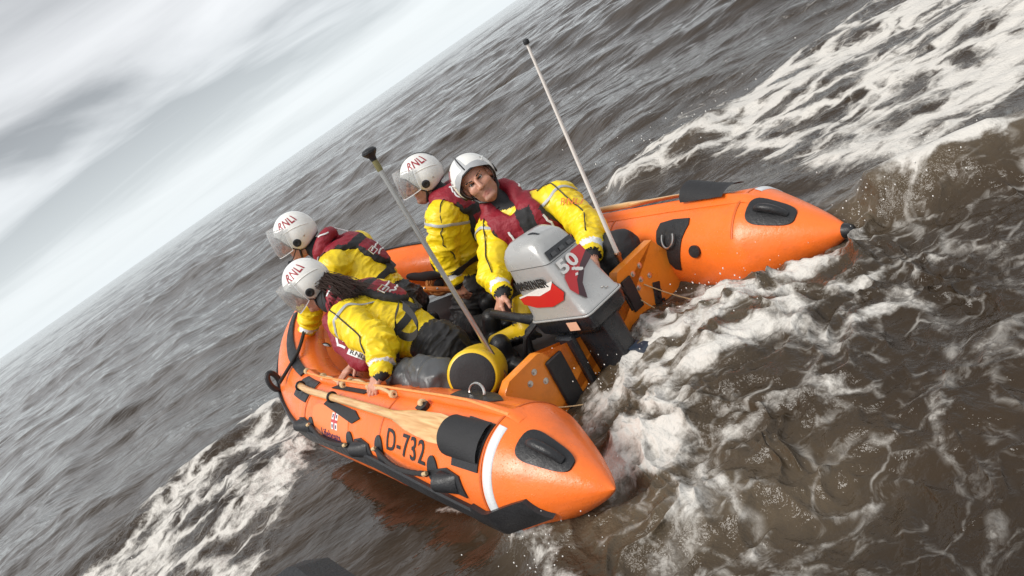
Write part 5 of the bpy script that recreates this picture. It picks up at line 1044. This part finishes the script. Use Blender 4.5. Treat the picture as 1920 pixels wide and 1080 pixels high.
# man crouching furthest forward
m1, bv_1, Lp4, B4_, C4, Rh4 = person('crew member furthest forward at the bow wearing a headset microphone, looking left', dict(head=(-.25, 2.07, 1.115), neck=(-.19, 2.02, .985), shL=(-.24, 1.80, .875), shR=(.07, 2.03, .86), elL=(-.44, 2.02, .72), wrL=(-.48, 2.18, .56), elR=(.02, 2.28, .68), wrR=(-.1, 2.40, .55), pelvis=(-.04, 1.70, .46), hipL=(-.12, 1.66, .40), hipR=(.05, 1.78, .40), knL=(-.22, 1.95, .20), knR=(.08, 2.05, .20), anL=(-.2, 1.6, .18), anR=(.05, 1.65, .18)),
    (-.1, 1.9, .14), (-.80, .58, -.10), dict(visor=(14, 74), text_sides=(-1, 1)), seed=4, boot=T_SOLE, boots=[((-.2, 1.6, .18), (-.2, 1.45, .15), (0, .1, 1)), ((.05, 1.65, .18), (.05, 1.5, .15), (0, .1, 1))],
    hands=[((-.48, 2.18, .56), grip_R((-.4, .6, -.4), (-.3, .2, 1)), 1, (.3, .4, .3)), ((-.1, 2.40, .55), grip_R((-.2, .7, -.4), (0, .3, 1)), -1, (.3, .4, .3))])
mb = MB(); q0 = np.array((-.25, 2.07, 1.115)); mb.tube([q0 + Rh4 @ np.array(p) for p in ((-.10, .03, -.05), (-.085, .08, -.085), (-.055, .125, -.10))], .0035, 6); mb.lathe(q0 + Rh4 @ np.array((-.05, .13, -.10)), Rh4 @ np.array((1, .3, 0)), [(.004, -.014), (.012, -.010), (.013, .006), (.004, .012)], 12); mb.build('microphone', M_BLACK, m1)
# woman leaning over the near tube
wm, bvw, Lpw, Bw_, Cw, Rhw = person('long haired crew member leaning over the near tube with a hand on the rope', dict(head=(-.55, 1.465, .925), neck=(-.53, 1.36, .81), shL=(-.61, 1.06, .745), shR=(-.31, 1.26, .70), elL=(-.655, .74, .62), wrL=(-.745, .665, .535), elR=(-.50, 1.26, .52), wrR=(-.66, 1.14, .505), pelvis=(-.375, .76, .40), hipL=(-.43, .72, .35), hipR=(-.29, .82, .34), knL=(-.46, .92, .22), knR=(-.2, 1.0, .2), anL=(-.36, .52, .2), anR=(-.16, .6, .18)),
    (-.3, .75, .12), (-.78, .55, -.30), dict(visor=(6, 74), text_sides=(-1, 1)), seed=6, hs=.97, boot=T_SOLE, boots=[((-.36, .52, .2), (-.36, .38, .16), (0, .1, 1)), ((-.16, .6, .18), (-.15, .46, .15), (0, .1, 1))],
    hands=[((-.745, .665, .535), grip_R((-.75, .18, -.50), (-.35, -.2, .9)), 1, (.25, .45, .35)), ((-.66, 1.14, .505), grip_R((-.95, -.05, -.12), (-.1, .1, 1)), -1, (.05, .12, .1))])
# her hair: strands from under the helmet blown back along her shoulders
hr = np.random.default_rng(3); mb = MB(); hc = np.array((-.55, 1.465, .925))
clumps = [(hr.normal() * .034, hr.normal() * .07, hr.normal() * .016, hr.normal() * .02, hr.normal() * .02, hr.uniform(-1.1, 1.1)) for _ in range(60)]
for i in range(1000):
    cl = clumps[i % 60]; a = cl[5] + hr.normal() * .16; st = hc + Rhw @ np.array((.080 * math.sin(a), -.100 * math.cos(a), -.045 + .05 * hr.uniform(-1, 1)))
    tip = np.array((-.515, 1.10, .825)) + np.array((cl[0] + hr.normal() * .012, cl[1] + hr.normal() * .025, cl[2] + hr.normal() * .008)); mid = (st + tip) / 2 + np.array((cl[3] + hr.normal() * .010, cl[4] + hr.normal() * .012, .038 + hr.normal() * .012)); t = np.linspace(0, 1, 9)[:, None]
    P = (1 - t) ** 2 * st + 2 * t * (1 - t) * mid + t * t * tip + .006 * np.sin(np.linspace(0, 7, 9) + cl[5] * 9 + i * .02)[:, None] * np.array((1, .2, .7)); mb.tube(P, np.interp(np.linspace(0, 1, 9), [0, .6, 1], [.0021, .0019, .0006]), 4, False)
mb.build('hair', M_HAIR, wm)
gl = SDF((-.85, .8, .35), (-.45, 1.5, .95), .006)
gl.cap((-.60, 1.30, .72), (-.63, 1.24, .60), .055, .060, .02, 0); gl.cap((-.63, 1.24, .60), (-.66, 1.06, .53), .060, .062, .03, 0); gl.cap((-.66, 1.06, .53), (-.67, .98, .52), .058, .05, .03, 0)
Vl, Ql, _ = gl.mesh(); Vl = Vl + normals(Vl, Ql) * (.006 * (1 - 2 * np.abs(vnoise3(Vl * 24, 77))))[:, None]
lob = mesh_np('jacket_lobe', Vl, Ql, M_RED, wm); bvl = BVHTree.FromPolygons([tuple(v) for v in Vl], [tuple(q) for q in Ql], epsilon=0.0)
dcam = unit(np.array((-1.91, -2.77, 1.69)) - np.array((-.66, 1.08, .55)))
fnl = on_body(bvl, (-.655, 1.09, .545), (.05, -.95, -.25), (-.1, -.2, .95), dcam); tb = decal('name_tab', *poly2([(-.055, -.017), (.055, -.017), (.055, .017), (-.055, .017)]), fnl, M_BAND, lob, .001, .003, .03)
V2, F2 = text_mesh('RNLI', 1, .01); decal('tab_lettering', V2 / (V2.max(0) - V2.min(0)) * np.array([.085, .022]), F2, fnl, M_PRINT, tb, .001, .0045, .03)
for a, b in (((-.60, 1.33, .73), (-.64, 1.22, .62)), ((-.615, 1.31, .66), (-.655, 1.26, .60)), ((-.655, 1.27, .60), (-.67, 1.18, .60))): mb = MB(); mb.loft(ribbon(bvl, [np.array(a) + dcam * .08, np.array(b) + dcam * .08], .013, .004, 14)); mb.build('reflective_tape', M_BAND, lob)
# hanging webbing loop on her back and the jacket's front lobe with its name tab
mb = MB(); lp = [(-.50, .634, .754), (-.52, .745, .678), (-.53, .765, .594), (-.54, .62, .584), (-.54, .478, .641), (-.51, .520, .705), (-.49, .62, .745)]
tt = np.linspace(0, 6, 40); LP = np.stack([np.interp(tt, range(7), np.array(lp)[:, i]) for i in range(3)], 1)
for _ in range(6): LP[1:-1] = (LP[:-2] + LP[1:-1] + LP[2:]) / 3
wdv = unit(Bw_ @ np.array((.5, -.7, .3))); mb.loft([[tuple(p + wdv * a), tuple(p + wdv * a * .9 + np.array((0, 0, .003))), tuple(p - wdv * a), tuple(p - wdv * a * .9 - np.array((0, 0, .003)))] for p in LP for a in (.02,)]); mb.build('webbing_loop', M_BLACKF, wm)

# ------------------------------------------------------------------ spray and the camera boat's own motor
def spray():
    g = np.random.default_rng(11); ico = [(0, 0, 1), (.894, 0, .447), (.276, .851, .447), (-.724, .526, .447), (-.724, -.526, .447), (.276, -.851, .447), (.724, .526, -.447), (-.276, .851, -.447), (-.894, 0, -.447), (-.276, -.851, -.447), (.724, -.526, -.447), (0, 0, -1)]
    fc = [(0, 1, 2), (0, 2, 3), (0, 3, 4), (0, 4, 5), (0, 5, 1), (1, 6, 2), (2, 7, 3), (3, 8, 4), (4, 9, 5), (5, 10, 1), (6, 7, 2), (7, 8, 3), (8, 9, 4), (9, 10, 5), (10, 6, 1), (11, 7, 6), (11, 8, 7), (11, 9, 8), (11, 10, 9), (11, 6, 10)]
    ico = np.array(ico); V = []; F = []
    src = [((.10, 3.20), .14, 90, .10), ((.55, 3.05), .20, 110, .07), ((.75, 3.15), .16, 80, .07), ((-.35, 2.40), .12, 90, .07), ((1.75, 2.97), .16, 60, .10), ((1.45, 3.05), .10, 50, .08), ((-2.1, 5.6), .4, 60, .10), ((1.7, 5.85), .4, 60, .15)]
    for (x, y), sg, n, hh in src:
        for _ in range(n):
            p = np.array((x + g.normal() * sg, y + g.normal() * sg, .05 + abs(g.normal()) * hh)); r = g.uniform(.0012, .0036) * (1.5 if y > 5 else 1); st = np.array((1, 1, 1 + g.uniform(0, .8))); b = len(V); V += list(p + ico * r * st); F += [tuple(i + b for i in f) for f in fc]
    o = mesh_np('spray_droplets', np.array(V), F, mat('water_drop', (.75, .73, .70), .12, spec=.8)); tag(o, 'fine water droplets thrown up behind the boat', 'spray', kind='stuff')
spray()
om = bpy.data.objects.new('camera_boat_motor', None); COL.objects.link(om); om.location = (-.475, .885, .055)
tag(om, 'black angular engine cover poking into the bottom edge of the picture', 'engine cover')
def wsec(c, a, b, rot=.5):
    L = []; n = 10
    for i in range(n): t = 2 * math.pi * i / n + .3; p = Vector((a * math.copysign(abs(math.cos(t)) ** .6, math.cos(t)), b * math.copysign(abs(math.sin(t)) ** .6, math.sin(t)), 0)); p.rotate(Matrix.Rotation(rot, 3, 'Z')); L.append(tuple(Vector(c) + p))
    return L
mb = MB(); mb.loft([wsec((0, 0, .80), .09, .13), wsec((0, 0, .88), .12, .17), wsec((.0, .0, 1.02), .115, .165), wsec((.01, .01, 1.10), .085, .13), wsec((.02, .02, 1.135), .03, .06)]); mb.build('cowl', M_BLACKF, om, smooth=False)
mb = MB(); mb.loft([wsec((0, 0, -.4), .03, .10), wsec((0, 0, .3), .045, .10), wsec((0, 0, .82), .07, .11)]); mb.build('leg', M_MBLACK, om)
